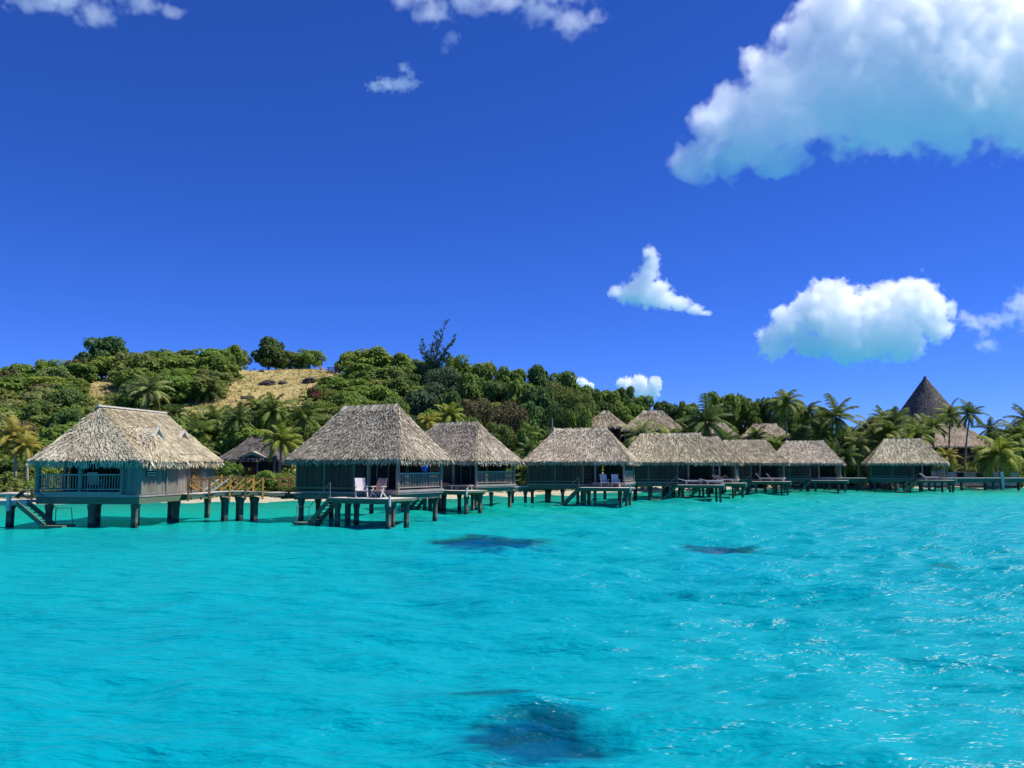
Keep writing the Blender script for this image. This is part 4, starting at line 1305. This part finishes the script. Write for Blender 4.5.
def crown_mesh(name, seed, lobes, leaves, leaf, zlo, spread=0.62, lobe_r=(0.26, 0.44), asp=0.6):
    """foliage in the unit box x,y -1..1, z 0..1, as leaf clumps gathered in uneven lobes"""
    rnd = random.Random(seed)
    Lb = []
    for k in range(lobes):
        th = rnd.uniform(0, 2 * math.pi); h = rnd.random()
        rad = spread * math.sqrt(rnd.random()) * (1 - 0.45 * h)
        r = rnd.uniform(*lobe_r)
        zc = zlo + (1 - zlo) * (0.12 + 0.70 * h)
        Lb.append((Vector((rad * math.cos(th), rad * math.sin(th), zc)), r))
    V, F = [], []
    tot = sum(r * r for _, r in Lb)
    zs = (1 - zlo) * 0.62
    for c, r in Lb:
        for i in range(int(leaves * r * r / tot)):
            d = Vector((rnd.gauss(0, 1), rnd.gauss(0, 1), rnd.gauss(0.25, 1))).normalized()
            k = rnd.random()
            rr_ = r * (0.72 + 0.36 * k ** 0.7) if rnd.random() > 0.12 else r * rnd.uniform(0.2, 1.3)
            p = Vector((c.x + d.x * rr_, c.y + d.y * rr_, c.z + d.z * rr_ * zs))
            if any((p - c2).length < r2 * 0.55 for c2, r2 in Lb): continue
            if p.z < 0.0: p.z = abs(p.z) * 0.4
            nn = (d + Vector((rnd.gauss(0, .5), rnd.gauss(0, .5), rnd.gauss(0.8, .5))))
            leaf_quad(V, F, p, nn, leaf * rnd.uniform(0.6, 1.4), rnd, asp)
    me = bpy.data.meshes.new(name); me.from_pydata(V, [], F); me.update()
    return me


def trunk_mesh(name, seed, zlo):
    rnd = random.Random(seed)
    mb = MB()
    mb.tube([(0, 0, -0.15), (rnd.uniform(-.04, .04), rnd.uniform(-.04, .04), zlo * 0.6 + 0.1), (rnd.uniform(-.08, .08), rnd.uniform(-.08, .08), 0.62)], [0.07, 0.055, 0.025], 7)
    for k in range(5):
        th = rnd.uniform(0, 6.28); z = rnd.uniform(zlo * 0.7 + 0.05, 0.5)
        q = Vector((0.55 * math.cos(th), 0.55 * math.sin(th), z + rnd.uniform(0.15, 0.3)))
        mb.tube([(0, 0, z), Vector((0, 0, z)).lerp(q, 0.5) + Vector((0, 0, 0.04)), q], [0.04, 0.028, 0.012], 6)
    return mb.mesh(name, True)


PROTO = {
    'tree': [(crown_mesh('leaf crown', s, 36, 5600, 0.056, 0.12, 0.80, (0.13, 0.30)), trunk_mesh('trunk', s, 0.2)) for s in (1, 2, 3, 4)],
    'bush': [(crown_mesh('bush foliage', s, 46, 5200, 0.050, 0.0, 0.90, (0.12, 0.25)), trunk_mesh('stem', s, 0.0)) for s in (11, 12, 13)],
    'feather': [(crown_mesh('feathery crown', s, 18, 7600, 0.050, 0.12, 0.66, (0.22, 0.38), 0.28), trunk_mesh('trunk', s, 0.1)) for s in (21, 22)],
}
for k_, lst in PROTO.items():
    for cmesh, tmesh in lst:
        cmesh.materials.append(M['needle'] if k_ == 'feather' else M['leaf']); tmesh.materials.append(M['bark'])

# leaf colours
G = {'mid': (0.160, 0.240, 0.050), 'bright': (0.210, 0.290, 0.055), 'dark': (0.095, 0.165, 0.050), 'olive': (0.185, 0.230, 0.064),
     'brown': (0.170, 0.150, 0.070), 'blue': (0.095, 0.150, 0.080), 'pale': (0.23, 0.28, 0.10)}
CW = {'mid': 'green', 'bright': 'bright green', 'dark': 'dark green', 'olive': 'olive green', 'brown': 'brownish', 'blue': 'blue green', 'pale': 'pale green'}
KW = {'tree': 'leafy tree', 'bush': 'rounded bush', 'feather': 'feathery tree'}
PLACES = [(66, 'at the left hill end'), (150, 'above the gabled hut'), (232, 'left of the dry grass'), (292, 'by the dry grass'),
          (345, 'above the pink flowering bush'), (400, 'above the biggest roof'), (462, 'around the ragged casuarina'), (524, 'above the dark sunbeds hut'),
          (580, 'above the ridge spike hut'), (640, 'around the pointed hillside hut'), (698, 'around the half hidden hut'), (745, 'behind the longest ridge'), (800, 'behind the pinkish loungers'),
          (862, 'behind the eighth hut'), (940, 'behind the lone hut'), (1100, 'at the right shore end')]
ORD = ['leftmost', 'second from left', 'third from left', 'fourth from left', 'fifth from left', 'sixth from left', 'seventh from left', 'eighth from left', 'ninth from left', 'tenth from left']
PLANTED = []


def plant(kind, px, ytop, wpx, Y, tone, ybase=None, zscale=None):
    """tree or bush by where it grows (bearing and distance) and how tall it stands"""
    top = at(px, ytop, Y)
    zg = gz(top.x, Y) - 0.1
    h = max(top.z - zg, 1.2)
    if ybase is not None: h = min(h, (ybase - ytop) * Y / FPX * 1.15)
    zb = top.z - h
    zb = min(zb, zg) if kind != 'x' else zb
    h = top.z - zb
    wid = wpx * Y / FPX
    c, t = PROTO[kind][RND.randrange(len(PROTO[kind]))]
    o = empty({'tree': 'leafy_tree', 'bush': 'bush', 'feather': 'feathery_tree'}[kind], (top.x, Y, zb), RND.uniform(0, 6.28), None, {'tree': 'tree', 'bush': 'bush', 'feather': 'tree'}[kind])
    sx = wid / 2 * 1.06
    h *= 1.02
    cr = link('crown' if kind != 'bush' else 'foliage', c, o); cr.scale = (sx, sx * RND.uniform(0.85, 1.1), h)
    tk = link('trunk' if kind != 'bush' else 'stem', t, o); tk.scale = (min(sx, h * .6), min(sx, h * .6), h)
    g = G[tone]; f = RND.uniform(0.95, 1.3)
    cr.color = (g[0] * f * RND.uniform(0.9, 1.1), g[1] * f, g[2] * f, 1)
    row = 0 if Y > 141 else (1 if Y > 126 else (2 if Y > 109 else 3))
    PLANTED.append((o, kind, tone, px, row, ytop, h))
    return o


T, Bs, Fe = 'tree', 'bush', 'feather'
VEG = [
    # skyline
    (Bs, -6, 366, 60, 146, 'mid'), (Bs, 20, 362, 56, 148, 'mid'), (Bs, 52, 359, 60, 150, 'bright'), (T, 80, 362, 40, 143, 'mid'), (T, 104, 337, 62, 150, 'dark'), (T, 128, 352, 34, 145, 'pale'),
    (Bs, 150, 350, 50, 150, 'mid'), (Bs, 178, 348, 66, 150, 'mid'), (Bs, 212, 347, 60, 148, 'mid'), (Bs, 236, 345, 34, 152, 'bright'), (T, 270, 338, 44, 155, 'dark'), (Bs, 291, 350, 28, 154, 'olive'),
    (Bs, 310, 348, 36, 153, 'mid'), (T, 348, 351, 30, 152, 'mid'), (Bs, 372, 348, 66, 150, 'bright'), (Bs, 404, 354, 56, 148, 'mid'), (T, 428, 362, 44, 146, 'dark'), (Bs, 458, 354, 50, 150, 'mid'),
    (T, 482, 363, 44, 146, 'mid'), (T, 508, 365, 50, 147, 'mid'), (T, 536, 366, 48, 148, 'dark'), (T, 562, 372, 48, 148, 'mid'), (T, 586, 384, 40, 148, 'mid'), (T, 608, 389, 40, 150, 'mid'), (T, 624, 384, 34, 152, 'dark'),
    (T, 644, 396, 40, 150, 'mid'), (T, 664, 400, 38, 150, 'dark'), (T, 686, 399, 32, 148, 'mid'), (T, 720, 389, 54, 148, 'mid'), (T, 746, 396, 40, 150, 'mid'), (T, 768, 398, 40, 150, 'dark'), (T, 792, 400, 46, 152, 'mid'),
    (T, 818, 410, 40, 148, 'mid'), (T, 850, 424, 44, 146, 'mid'), (T, 870, 428, 40, 144, 'mid'), (T, 1000, 428, 46, 150, 'mid'), (T, 1024, 425, 40, 154, 'dark'), (T, 908, 430, 50, 152, 'mid'),
    # upper slope
    (Bs, 10, 380, 70, 132, 'mid'), (T, 46, 376, 66, 134, 'bright'), (T, 66, 384, 40, 130, 'dark'), (Bs, 132, 366, 56, 140, 'olive'), (Bs, 165, 364, 60, 140, 'mid'), (Bs, 198, 366, 60, 138, 'mid'), (Bs, 222, 368, 44, 140, 'mid'),
    (Bs, 345, 376, 56, 134, 'mid'), (Bs, 332, 388, 30, 130, 'olive'), (Bs, 370, 382, 60, 130, 'mid'), (Bs, 395, 378, 54, 134, 'olive'), (T, 410, 372, 40, 138, 'dark'), (Fe, 442, 366, 66, 138, 'blue'),
    (T, 470, 374, 46, 136, 'mid'), (T, 496, 378, 44, 136, 'dark'), (T, 520, 378, 46, 134, 'mid'), (Fe, 556, 382, 50, 134, 'olive'), (Fe, 580, 388, 46, 132, 'olive'), (T, 540, 382, 44, 130, 'dark'), (T, 602, 400, 40, 140, 'dark'), (T, 632, 402, 40, 140, 'mid'),
    # lower slope
    (Bs, 12, 404, 60, 112, 'mid'), (Bs, 44, 402, 64, 112, 'olive'), (Bs, 76, 402, 50, 112, 'mid'), (Bs, 108, 410, 40, 110, 'olive'), (Bs, 62, 424, 50, 104, 'dark'), (Bs, 20, 432, 60, 100, 'mid'), (T, 45, 440, 50, 96, 'bright'),
    (Bs, 172, 404, 26, 124, 'dark'), (Bs, 188, 418, 50, 112, 'dark'), (Bs, 232, 412, 36, 116, 'olive'), (Bs, 296, 410, 36, 118, 'dark'), (Bs, 340, 406, 44, 118, 'olive'), (Bs, 360, 396, 56, 118, 'mid'), (Bs, 392, 394, 50, 118, 'mid'),
    (T, 420, 388, 46, 122, 'blue'), (T, 450, 392, 44, 120, 'dark'), (Fe, 478, 396, 56, 118, 'brown'), (Fe, 508, 402, 56, 116, 'brown'), (T, 530, 400, 44, 118, 'dark'), (Fe, 556, 402, 46, 118, 'dark'), (T, 578, 410, 38, 116, 'mid'), (Bs, 500, 420, 44, 108, 'olive'),
    (T, 430, 408, 40, 110, 'bright'), (Bs, 470, 412, 40, 108, 'mid'), (T, 528, 424, 38, 106, 'mid'), (T, 552, 428, 36, 106, 'dark'), (Bs, 300, 430, 50, 104, 'mid'), (Bs, 262, 436, 44, 108, 'dark'), (Bs, 222, 444, 46, 102, 'dark'),
    # shore
    (Bs, 6, 458, 50, 88, 'dark'), (Bs, 40, 462, 46, 86, 'bright'), (Bs, 30, 480, 26, 80, 'bright'), (Bs, 62, 452, 40, 92, 'mid'), (Bs, 232, 460, 26, 90, 'mid'), (Bs, 250, 476, 30, 87, 'bright'), (Bs, 272, 478, 30, 87, 'olive'), (Bs, 226, 476, 30, 86, 'dark'),
    (Bs, 284, 470, 26, 88, 'bright'), (Bs, 512, 450, 40, 104, 'mid'), (Bs, 528, 462, 36, 102, 'bright'), (Bs, 505, 466, 40, 102, 'dark'), (Bs, 630, 436, 30, 120, 'mid'), (Bs, 662, 430, 40, 124, 'mid'), (Bs, 690, 432, 34, 124, 'dark'),
    (Bs, 738, 434, 34, 128, 'bright'), (Bs, 784, 440, 32, 130, 'dark'), (T, 805, 424, 44, 134, 'dark'), (Bs, 828, 436, 36, 132, 'mid'), (Bs, 848, 446, 36, 130, 'mid'), (Bs, 862, 458, 34, 130, 'olive'), (Bs, 880, 446, 36, 134, 'mid'),
    (Bs, 946, 466, 30, 134, 'dark'), (Bs, 968, 463, 24, 131, 'olive'), (Bs, 990, 462, 36, 134, 'dark'), (Bs, 1014, 460, 40, 134, 'mid'), (Bs, 920, 446, 50, 138, 'mid'), (Bs, 848, 470, 30, 129.5, 'dark'), (Bs, 1010, 474, 30, 131, 'dark'), (Bs, 900, 462, 40, 132, 'dark'),
]
VEG += [(Bs, 311, 409, 36, 115, 'brown'), (Bs, 268, 470, 40, 84.5, 'bright'), (Bs, 288, 474, 34, 84, 'olive'), (Bs, 300, 478, 30, 84.5, 'mid'), (Bs, 236, 472, 30, 83, 'dark'), (Bs, 495, 474, 36, 98, 'olive'), (Bs, 520, 472, 36, 100, 'mid'), (Bs, 52, 478, 30, 82, 'olive'), (Bs, 560, 474, 40, 108, 'dark'), (Bs, 640, 474, 40, 116, 'olive'), (Bs, 700, 474, 40, 121, 'mid'), (Bs, 760, 474, 40, 125, 'dark'), (Bs, 150, 354, 74, 140, 'olive'), (Bs, 186, 352, 80, 142, 'mid'), (Bs, 216, 354, 56, 140, 'mid'), (Bs, 172, 374, 84, 129, 'mid'), (Bs, 206, 376, 56, 130, 'olive'), (Bs, 118, 392, 40, 125, 'olive'),
        (Bs, 30, 372, 70, 141, 'mid'), (Bs, -6, 384, 60, 128, 'olive'), (Bs, 66, 376, 50, 138, 'mid'), (Bs, 362, 362, 60, 144, 'mid'), (Bs, 392, 366, 60, 142, 'olive'), (Bs, 330, 376, 34, 138, 'mid')]
for v in VEG: plant(*v)
# the rest of the slope: single bushes wherever there is still room outside the dry grass
rf = random.Random(33)
spots = [(o.location.x, o.location.y) for o, *_ in PLANTED]
tries = 0
while tries < 2600 and len(PLANTED) < 265:
    tries += 1
    Y = rf.uniform(94, 156); px0 = rf.uniform(-25, 1050)
    X = (px0 - CX) / FPX * Y
    z = gz(X, Y)
    if z < 2.2: continue
    px1, py1 = to_px((X, Y, z + 1.2))
    if any(in_grass(px1 + dx, py1 + dy) for dx in (-12, 0, 12) for dy in (-6, 4)): continue
    if any((X - a) ** 2 + (Y - b) ** 2 < 3.4 ** 2 for a, b in spots): continue
    if py1 > 452 or (570 < px1 < 800 and py1 > 405 and Y < 141): continue
    spots.append((X, Y))
    h = rf.uniform(2.6, 4.6)
    plant('bush' if rf.random() < .75 else 'tree', px1, to_px((X, Y, z + h))[1], rf.uniform(5.0, 8.0) * FPX / Y, Y, rf.choice(['mid', 'mid', 'olive', 'dark', 'bright', 'brown', 'pale']))

# labels: kind and tone, where it grows, then its order among those like it
ROWS = ['on the skyline', 'on the upper slope', 'on the lower slope', 'low by the shore']
groups = {}
for rec in PLANTED:
    place = next(p for lim, p in PLACES if rec[3] < lim)
    groups.setdefault((CW[rec[2]] + ' ' + KW[rec[1]], place, rec[4]), []).append(rec)
for (what, place, row), recs in groups.items():
    recs.sort(key=lambda r: r[3])
    for i, rec in enumerate(recs):
        lab = what + ' ' + ROWS[row] + ' ' + place
        if len(recs) == 2: lab = ('left' if i == 0 else 'right') + ' of two: ' + lab
        elif len(recs) > 2: lab = ORD[i] + ' ' + lab
        tag(rec[0], lab, group={'bush': 'bushes on the island', 'tree': 'broadleaf trees on the island', 'feather': 'feathery trees on the island'}[rec[1]])


# ragged casuarina rising above the ridge
def casuarina():
    rnd = random.Random(3)
    Y = 140
    base = at(432, 385, Y); zg = gz(base.x, Y)
    t = empty('casuarina_tree', (base.x, Y, zg), 0, 'tall ragged casuarina with wispy upswept boughs standing above the ridge', 'tree')
    mb = MB(); V, F = [], []
    k = Y / FPX
    tips = [(447, 321, 1.0), (441, 338, .8), (436, 330, .75), (430, 343, .75), (423, 341, .7), (419, 345, .6), (453, 338, .7), (456, 336, .55), (414, 362, .8), (426, 352, .7), (446, 350, .9), (450, 355, .7)]
    root = at(432, 372, Y) - Vector((base.x, Y, zg))
    mb.tube([(0, 0, -0.5), root * 0.6, root], [0.35, 0.28, 0.2], 8)
    for tx, ty, s in tips:
        tp = at(tx, ty, Y) - Vector((base.x, Y, zg)); tp.y += rnd.uniform(-2, 2)
        st = root.lerp(Vector((root.x, root.y, 2)), rnd.random() * 0.4)
        mid = st.lerp(tp, 0.5) + Vector((0.35 * (tp.x - st.x) * -0.3, 0, -0.3))
        mb.tube([st, mid, tp], [0.12, 0.07, 0.015], 5)
        for b in range(26):
            f = 0.12 + 0.88 * (b + rnd.random()) / 26
            p0 = st.lerp(mid, f * 2) if f < .5 else mid.lerp(tp, f * 2 - 1)
            ax = (tp - st).normalized()
            sd = Vector((rnd.gauss(0, 1), rnd.gauss(0, .8), rnd.gauss(0, .5))); sd = (sd - ax * sd.dot(ax)).normalized()
            tw = (ax * rnd.uniform(0.5, 1.0) + sd * rnd.uniform(0.4, 1.0)).normalized() * (0.45 + 1.5 * (1 - f) ** 0.8) * s * rnd.uniform(0.5, 1.2)
            for i in range(26):
                q = p0 + tw * rnd.random() + Vector((0, 0, -0.1 * rnd.random()))
                d = (tw.normalized() * 0.8 + Vector((rnd.gauss(0, .45), rnd.gauss(0, .45), rnd.gauss(-0.05, .35)))).normalized() * rnd.uniform(0.2, 0.5)
                e = d.cross(Vector((rnd.gauss(0, 1), rnd.gauss(0, 1), rnd.gauss(0, 1)))).normalized() * 0.038
                i0 = len(V); V += [tuple(q - e), tuple(q + e), tuple(q + d + e * .3), tuple(q + d - e * .3)]; F.append((i0, i0 + 1, i0 + 2, i0 + 3))
    mb.build('trunk', M['bark'], t, True)
    me = bpy.data.meshes.new('boughs'); me.from_pydata(V, [], F); me.update()
    o = link('crown', me, t, M['needle']); o.color = (0.095, 0.155, 0.085, 1)
    # a bare twiggy top further along
    Y = 149; b = at(577, 392, Y)
    t = empty('bare_tree', (b.x, Y, gz(b.x, Y)), 0, 'thin bare twiggy treetop sticking up against the small clouds', 'tree')
    mb = MB(); bz = Vector((b.x, Y, gz(b.x, Y)))
    mb.tube([(0, 0, 0), at(576, 390, Y) - bz, at(574, 373, Y) - bz], [0.2, 0.12, 0.03], 6)
    for tx, ty in ((571, 376), (578, 375), (569, 381), (580, 380)):
        mb.tube([at(575.5, ty + 7, Y) - bz, at(tx, ty, Y) - bz], [0.06, 0.02], 5)
    mb.build('trunk', M['bark'], t, True)


casuarina()


# pink bougainvillea
def flowering():
    p = hillside_point(318, 402)
    t = empty('flowering_bush', (p.x, p.y - 3, p.z - 0.2), 0, 'pink flowering bush glowing among the green on the slope', 'bush')
    cm = crown_mesh('flower foliage', 77, 8, 1500, 0.085, 0.0); cm.materials.append(M['leaf'])
    o = link('foliage', cm, t); o.scale = (2.0, 1.6, 2.2); o.color = (0.12, 0.17, 0.04, 1)
    cm = crown_mesh('blossom clusters', 78, 8, 420, 0.07, 0.25); cm.materials.append(M['leaf'])
    o = link('blossom', cm, t); o.scale = (1.9, 1.6, 2.4); o.color = (0.30, 0.05, 0.10, 1)


flowering()


# ------------------------------------------------------------------ coconut palms
def frond_crown(name, seed, n, droop, up, asp=0.05):
    """fronds of unit length round the top of a palm; leaflets hang along each rib"""
    rnd = random.Random(seed)
    V, F = [], []

    def quad(*p):
        i = len(V); V.extend(tuple(q) for q in p); F.append((i, i + 1, i + 2, i + 3))
    for k in range(n):
        az = 2 * math.pi * (k * 0.382 + rnd.uniform(-0.04, 0.04))
        el = R(up - (up + 38) * (k / (n - 1)) ** 0.85 + rnd.uniform(-8, 8))
        h = Vector((math.cos(az), math.sin(az), 0)); Z = Vector((0, 0, 1))
        side = Vector((-h.y, h.x, 0))
        ln = rnd.uniform(0.86, 1.1)
        p = Vector((0, 0, 0)); m = 13
        pts = []
        for i in range(m + 1):
            a = el - droop * (i / m) ** 1.4 * rnd.uniform(0.9, 1.1)
            pts.append((p.copy(), a))
            p = p + (h * math.cos(a) + Z * math.sin(a)) * ln / m
        tw = rnd.uniform(-0.5, 0.5)
        for i in range(m):
            a0 = pts[i][0]; a1 = pts[i + 1][0]
            d = (a1 - a0).normalized()
            nrm = side.cross(d)
            if nrm.z < 0: nrm = -nrm
            sw = side * 0.012
            quad(a0 - sw, a0 + sw, a1 + sw * .8, a1 - sw * .8)
            if i < 1: continue
            f = i / m
            L_ = 0.27 * (math.sin(math.pi * (0.12 + 0.80 * f)) ** 0.7) * ln
            for q in (0.0, 0.33, 0.66):
                c = a0.lerp(a1, q)
                for s in (1, -1):
                    dr = side * s * (0.75 + 0.2 * tw * s) + d * 0.62 + Vector((0, 0, -0.42 - 0.3 * rnd.random())) + nrm * 0.12
                    dr.normalize()
                    tip = c + dr * L_ * rnd.uniform(0.8, 1.1)
                    e = d * 0.015
                    md = c.lerp(tip, 0.5) + nrm * 0.012
                    quad(c - e, c + e, md + e * 0.9, md - e * 0.9)
                    quad(md - e * 0.9, md + e * 0.9, tip + e * 0.2 + Vector((0, 0, -L_ * 0.10)), tip - e * 0.2 + Vector((0, 0, -L_ * 0.10)))
    me = bpy.data.meshes.new(name); me.from_pydata(V, [], F); me.update()
    me.materials.append(M['frond'])
    return me


CROWNS = [frond_crown('palm crown', s, n, dr, up) for s, n, dr, up in ((1, 22, 1.1, 80), (2, 26, 1.3, 82), (3, 18, 1.0, 75), (4, 24, 1.5, 80))]
PG = {'mid': (0.150, 0.205, 0.045), 'bright': (0.24, 0.29, 0.05), 'dark': (0.090, 0.140, 0.042), 'pale': (0.23, 0.27, 0.10), 'yellow': (0.30, 0.27, 0.055)}
PW = {'mid': 'green', 'bright': 'bright green', 'dark': 'dark green', 'pale': 'pale green', 'yellow': 'yellowish'}


def palm(px, py, wpx, Y, tone, label, lean=0.0, k=None, nuts=True):
    c = at(px, py + wpx * 0.16, Y)
    x0 = c.x - lean * (Y / FPX)
    zg = gz(x0, Y)
    if c.z - zg < 1.0: c.z = zg + 1.0
    o = empty('coconut_palm', (x0, Y, zg), 0, label, 'palm', 'coconut palms on the island')
    top = Vector((c.x - x0, 0, c.z - zg))
    ln = wpx / 2 * Y / FPX * (1.0 if px > 690 else 1.1)
    mb = MB()
    pts = [Vector((0, 0, -0.3)), Vector((top.x * 0.15 - 0.10, 0.1, top.z * 0.33)), Vector((top.x * 0.5, 0.1, top.z * 0.68)), top]
    mb.tube(pts, [0.22, 0.155, 0.13, 0.12], 8)
    mb.build('trunk', M['palm_bark'], o, True)
    cr = link('crown', CROWNS[RND.randrange(4) if k is None else k], o)
    cr.location = top; cr.scale = (ln, ln, ln); cr.rotation_euler = (RND.uniform(-.12, .12), RND.uniform(-.12, .12), RND.uniform(0, 6.28))
    g = PG[tone]; f = RND.uniform(0.9, 1.15)
    cr.color = (g[0] * f, g[1] * f, g[2] * f, 1)
    return o


PALMS = [
    (13, 428, 44, 82, 'yellow', 'thin leaning palm at the left end of the beach', -6), (25, 440, 34, 81, 'yellow', 'short thin palm beside the leaning one at the left end of the beach', -5), (-4, 414, 40, 92, 'pale', 'palm cut by the left edge of the picture'),
    (148, 383, 46, 119, 'pale', 'pale palm standing alone on the slope above the gabled roof'), (207, 383, 38, 128, 'dark', 'dark palm high on the slope near the dry grass'),
    (196, 424, 44, 100, 'mid', 'palm rising just behind the gabled hut, left of the dry grass palms'), (214, 414, 42, 106, 'mid', 'palm nearest the gabled hut at the foot of the dry grass', -4), (238, 412, 40, 100, 'dark', 'straight trunked palm to the left of the dark beach hut'),
    (256, 402, 30, 112, 'mid', 'small palm peeping up before the dry grass'), (274, 404, 46, 104, 'mid', 'tall full palm above the dark beach hut'), (303, 410, 42, 104, 'mid', 'palm bending over at the right of the dark beach hut', 8), (281, 434, 44, 90, 'bright', 'bright palm hanging over the roof of the dark beach hut'),
    (200, 446, 36, 90, 'mid', 'low palm behind the eave of the gabled hut'), (176, 410, 30, 112, 'dark', 'dark palm half behind the gabled roof'),
    (450, 410, 34, 104, 'bright', 'bright palm between the first two roofs with the person in blue', 0), (428, 418, 28, 100, 'yellow', 'yellowish palm close above the big roof ridge'), (548, 436, 34, 100, 'mid', 'palm standing by the ridge spike'), (530, 446, 30, 98, 'dark', 'dark low palm beside the spiked hut'),
    (642, 430, 46, 112, 'pale', 'pale palm in front of the half hidden hillside hut'), (668, 434, 38, 112, 'bright', 'bright palm just right of the pale one'), (688, 428, 36, 114, 'mid', 'palm in the gap left of the big dark palm'), (706, 412, 62, 112, 'dark', 'big dark palm with spread fronds above the longest ridge'),
    (724, 436, 34, 116, 'dark', 'low dark palm under the big spread one'), (786, 396, 46, 126, 'mid', 'highest palm on the skyline, above the seventh hut', 0), (808, 406, 38, 130, 'dark', 'dark palm between two tall skyline palms'), (836, 408, 54, 124, 'mid', 'tall full palm standing behind the eighth stilt hut'),
    (776, 440, 40, 120, 'mid', 'drooping palm behind the roof of the seventh hut'), (820, 428, 40, 126, 'dark', 'low dark palm under the tall full one'), (858, 440, 40, 126, 'pale', 'pale palm in the gap before the lone stilt hut'), (876, 432, 42, 128, 'mid', 'palm over the left eave of the lone stilt hut'),
    (896, 416, 46, 136, 'dark', 'dark palm at the left foot of the cone roof'), (890, 424, 54, 126, 'mid', 'full palm just above the lone stilt hut'), (914, 428, 50, 130, 'mid', 'palm before the middle of the cone roof'), (934, 420, 38, 132, 'mid', 'palm at the right foot of the cone roof', 2), (924, 420, 36, 138, 'pale', 'pale palm hiding the base of the cone roof'),
    (950, 408, 36, 134, 'mid', 'tall straight palm before the restaurant', 3), (970, 408, 36, 130, 'dark', 'tall leaning palm before the restaurant with a bare trunk', 8), (905, 438, 44, 122, 'bright', 'bright low palm behind the ridge of the lone hut'),
    (990, 424, 34, 142, 'dark', 'dark palm right behind the restaurant'), (1000, 444, 62, 124, 'bright', 'bright wide palm at the right end of the shore'), (1016, 428, 46, 130, 'mid', 'green palm behind the bright wide one'), (1026, 412, 44, 136, 'dark', 'tall dark palm cut by the right edge of the picture'),
    (947, 452, 28, 124, 'yellow', 'yellowish small palm at the right eave of the lone hut'), (845, 452, 34, 124, 'dark', 'small dark palm beside the eighth hut'), (985, 452, 36, 126, 'pale', 'pale drooping palm left of the bright wide one'),
    (756, 432, 30, 128, 'mid', 'small palm peeping between the level ridged hillside hut and the sixth hut'), (868, 420, 34, 138, 'pale', 'pale palm left of the tan roofed hall'), (882, 412, 30, 144, 'mid', 'palm on the skyline before the tan roofed hall'),
    (910, 448, 30, 121, 'pale', 'pale little palm hugging the roof of the lone hut'),
]
for p in PALMS: palm(*p[:6], *(p[6:]))


# ------------------------------------------------------------------ undergrowth: cover nobody could count
def undergrowth():
    rnd = random.Random(9)
    V, F = [], []
    n = 0
    while n < 165000:
        Y = rnd.uniform(74, 190); X = rnd.uniform(-0.75, 0.72) * Y
        s = Y - float(np.interp(X, [q[0] for q in SHORE], [q[1] for q in SHORE]))
        if s < (3.5 if X < 12 else 7): continue
        z = gz(X, Y)
        px, py = to_px((X, Y, z))
        if in_grass(px, py) and rnd.random() > 0.05: n += 1; continue
        if X > 58 and X < 80 and s < 9: continue
        n += 1
        if mnoise.noise(Vector((X * .12, Y * .12, 0))) < -0.25 and rnd.random() < 0.6: continue
        hgt = (0.5 if in_grass(px, py) else 1.7 if s < 14 else 3.0) * (0.5 + 0.5 * mnoise.noise(Vector((X * .3, Y * .3, 5)))) + 0.3
        leaf_quad(V, F, Vector((X, Y, z + hgt * rnd.random())), Vector((rnd.gauss(0, .5), rnd.gauss(-0.2, .5), 0.8)), rnd.uniform(0.16, 0.38), rnd)
    me = bpy.data.meshes.new('undergrowth'); me.from_pydata(V, [], F); me.update()
    o = link('undergrowth', me, None, M['leaf']); o.color = (0.155, 0.205, 0.046, 1)
    tag(o, 'low green scrub covering the ground between the trees', 'undergrowth', kind='stuff')
    # dry grass tufts
    V, F = [], []
    n = 0
    while n < 16000:
        Y = rnd.uniform(95, 175); X = rnd.uniform(-0.52, -0.18) * Y
        z = gz(X, Y); px, py = to_px((X, Y, z))
        n += 1
        if not in_grass(px, py): continue
        for k in range(3):
            p = Vector((X + rnd.gauss(0, .15), Y + rnd.gauss(0, .15), z - 0.05)); tp = p + Vector((rnd.gauss(0, .16), rnd.gauss(0, .16), rnd.uniform(0.12, 0.34)))
            e = Vector((rnd.gauss(0, .06), rnd.gauss(0, .03), 0))
            i = len(V); V += [tuple(p - e), tuple(p + e), tuple(tp)]; F.append((i, i + 1, i + 2))
    me = bpy.data.meshes.new('dry_grass'); me.from_pydata(V, [], F); me.update()
    o = link('dry_grass', me, None, M['leaf']); o.color = (0.44, 0.37, 0.20, 1)
    tag(o, 'dry straw coloured grass on the open hillside', 'grass', kind='stuff')


undergrowth()
# ------------------------------------------------------------------ render settings
SC.view_settings.view_transform = 'Standard'
SC.view_settings.look = 'None'
SC.view_settings.exposure = 0.38
SC.view_settings.gamma = 1.0
SC.view_settings.use_curve_mapping = False
SC.render.engine = 'CYCLES'
cy = SC.cycles
cy.max_bounces = 48; cy.diffuse_bounces = 3; cy.glossy_bounces = 3; cy.transmission_bounces = 4
cy.transparent_max_bounces = 16; cy.volume_bounces = 48
cy.caustics_reflective = False; cy.caustics_refractive = False
cy.use_adaptive_sampling = True
cy.adaptive_threshold = 0.02
cy.volume_step_rate = 1.0; cy.volume_max_steps = 128
cy.use_denoising = True
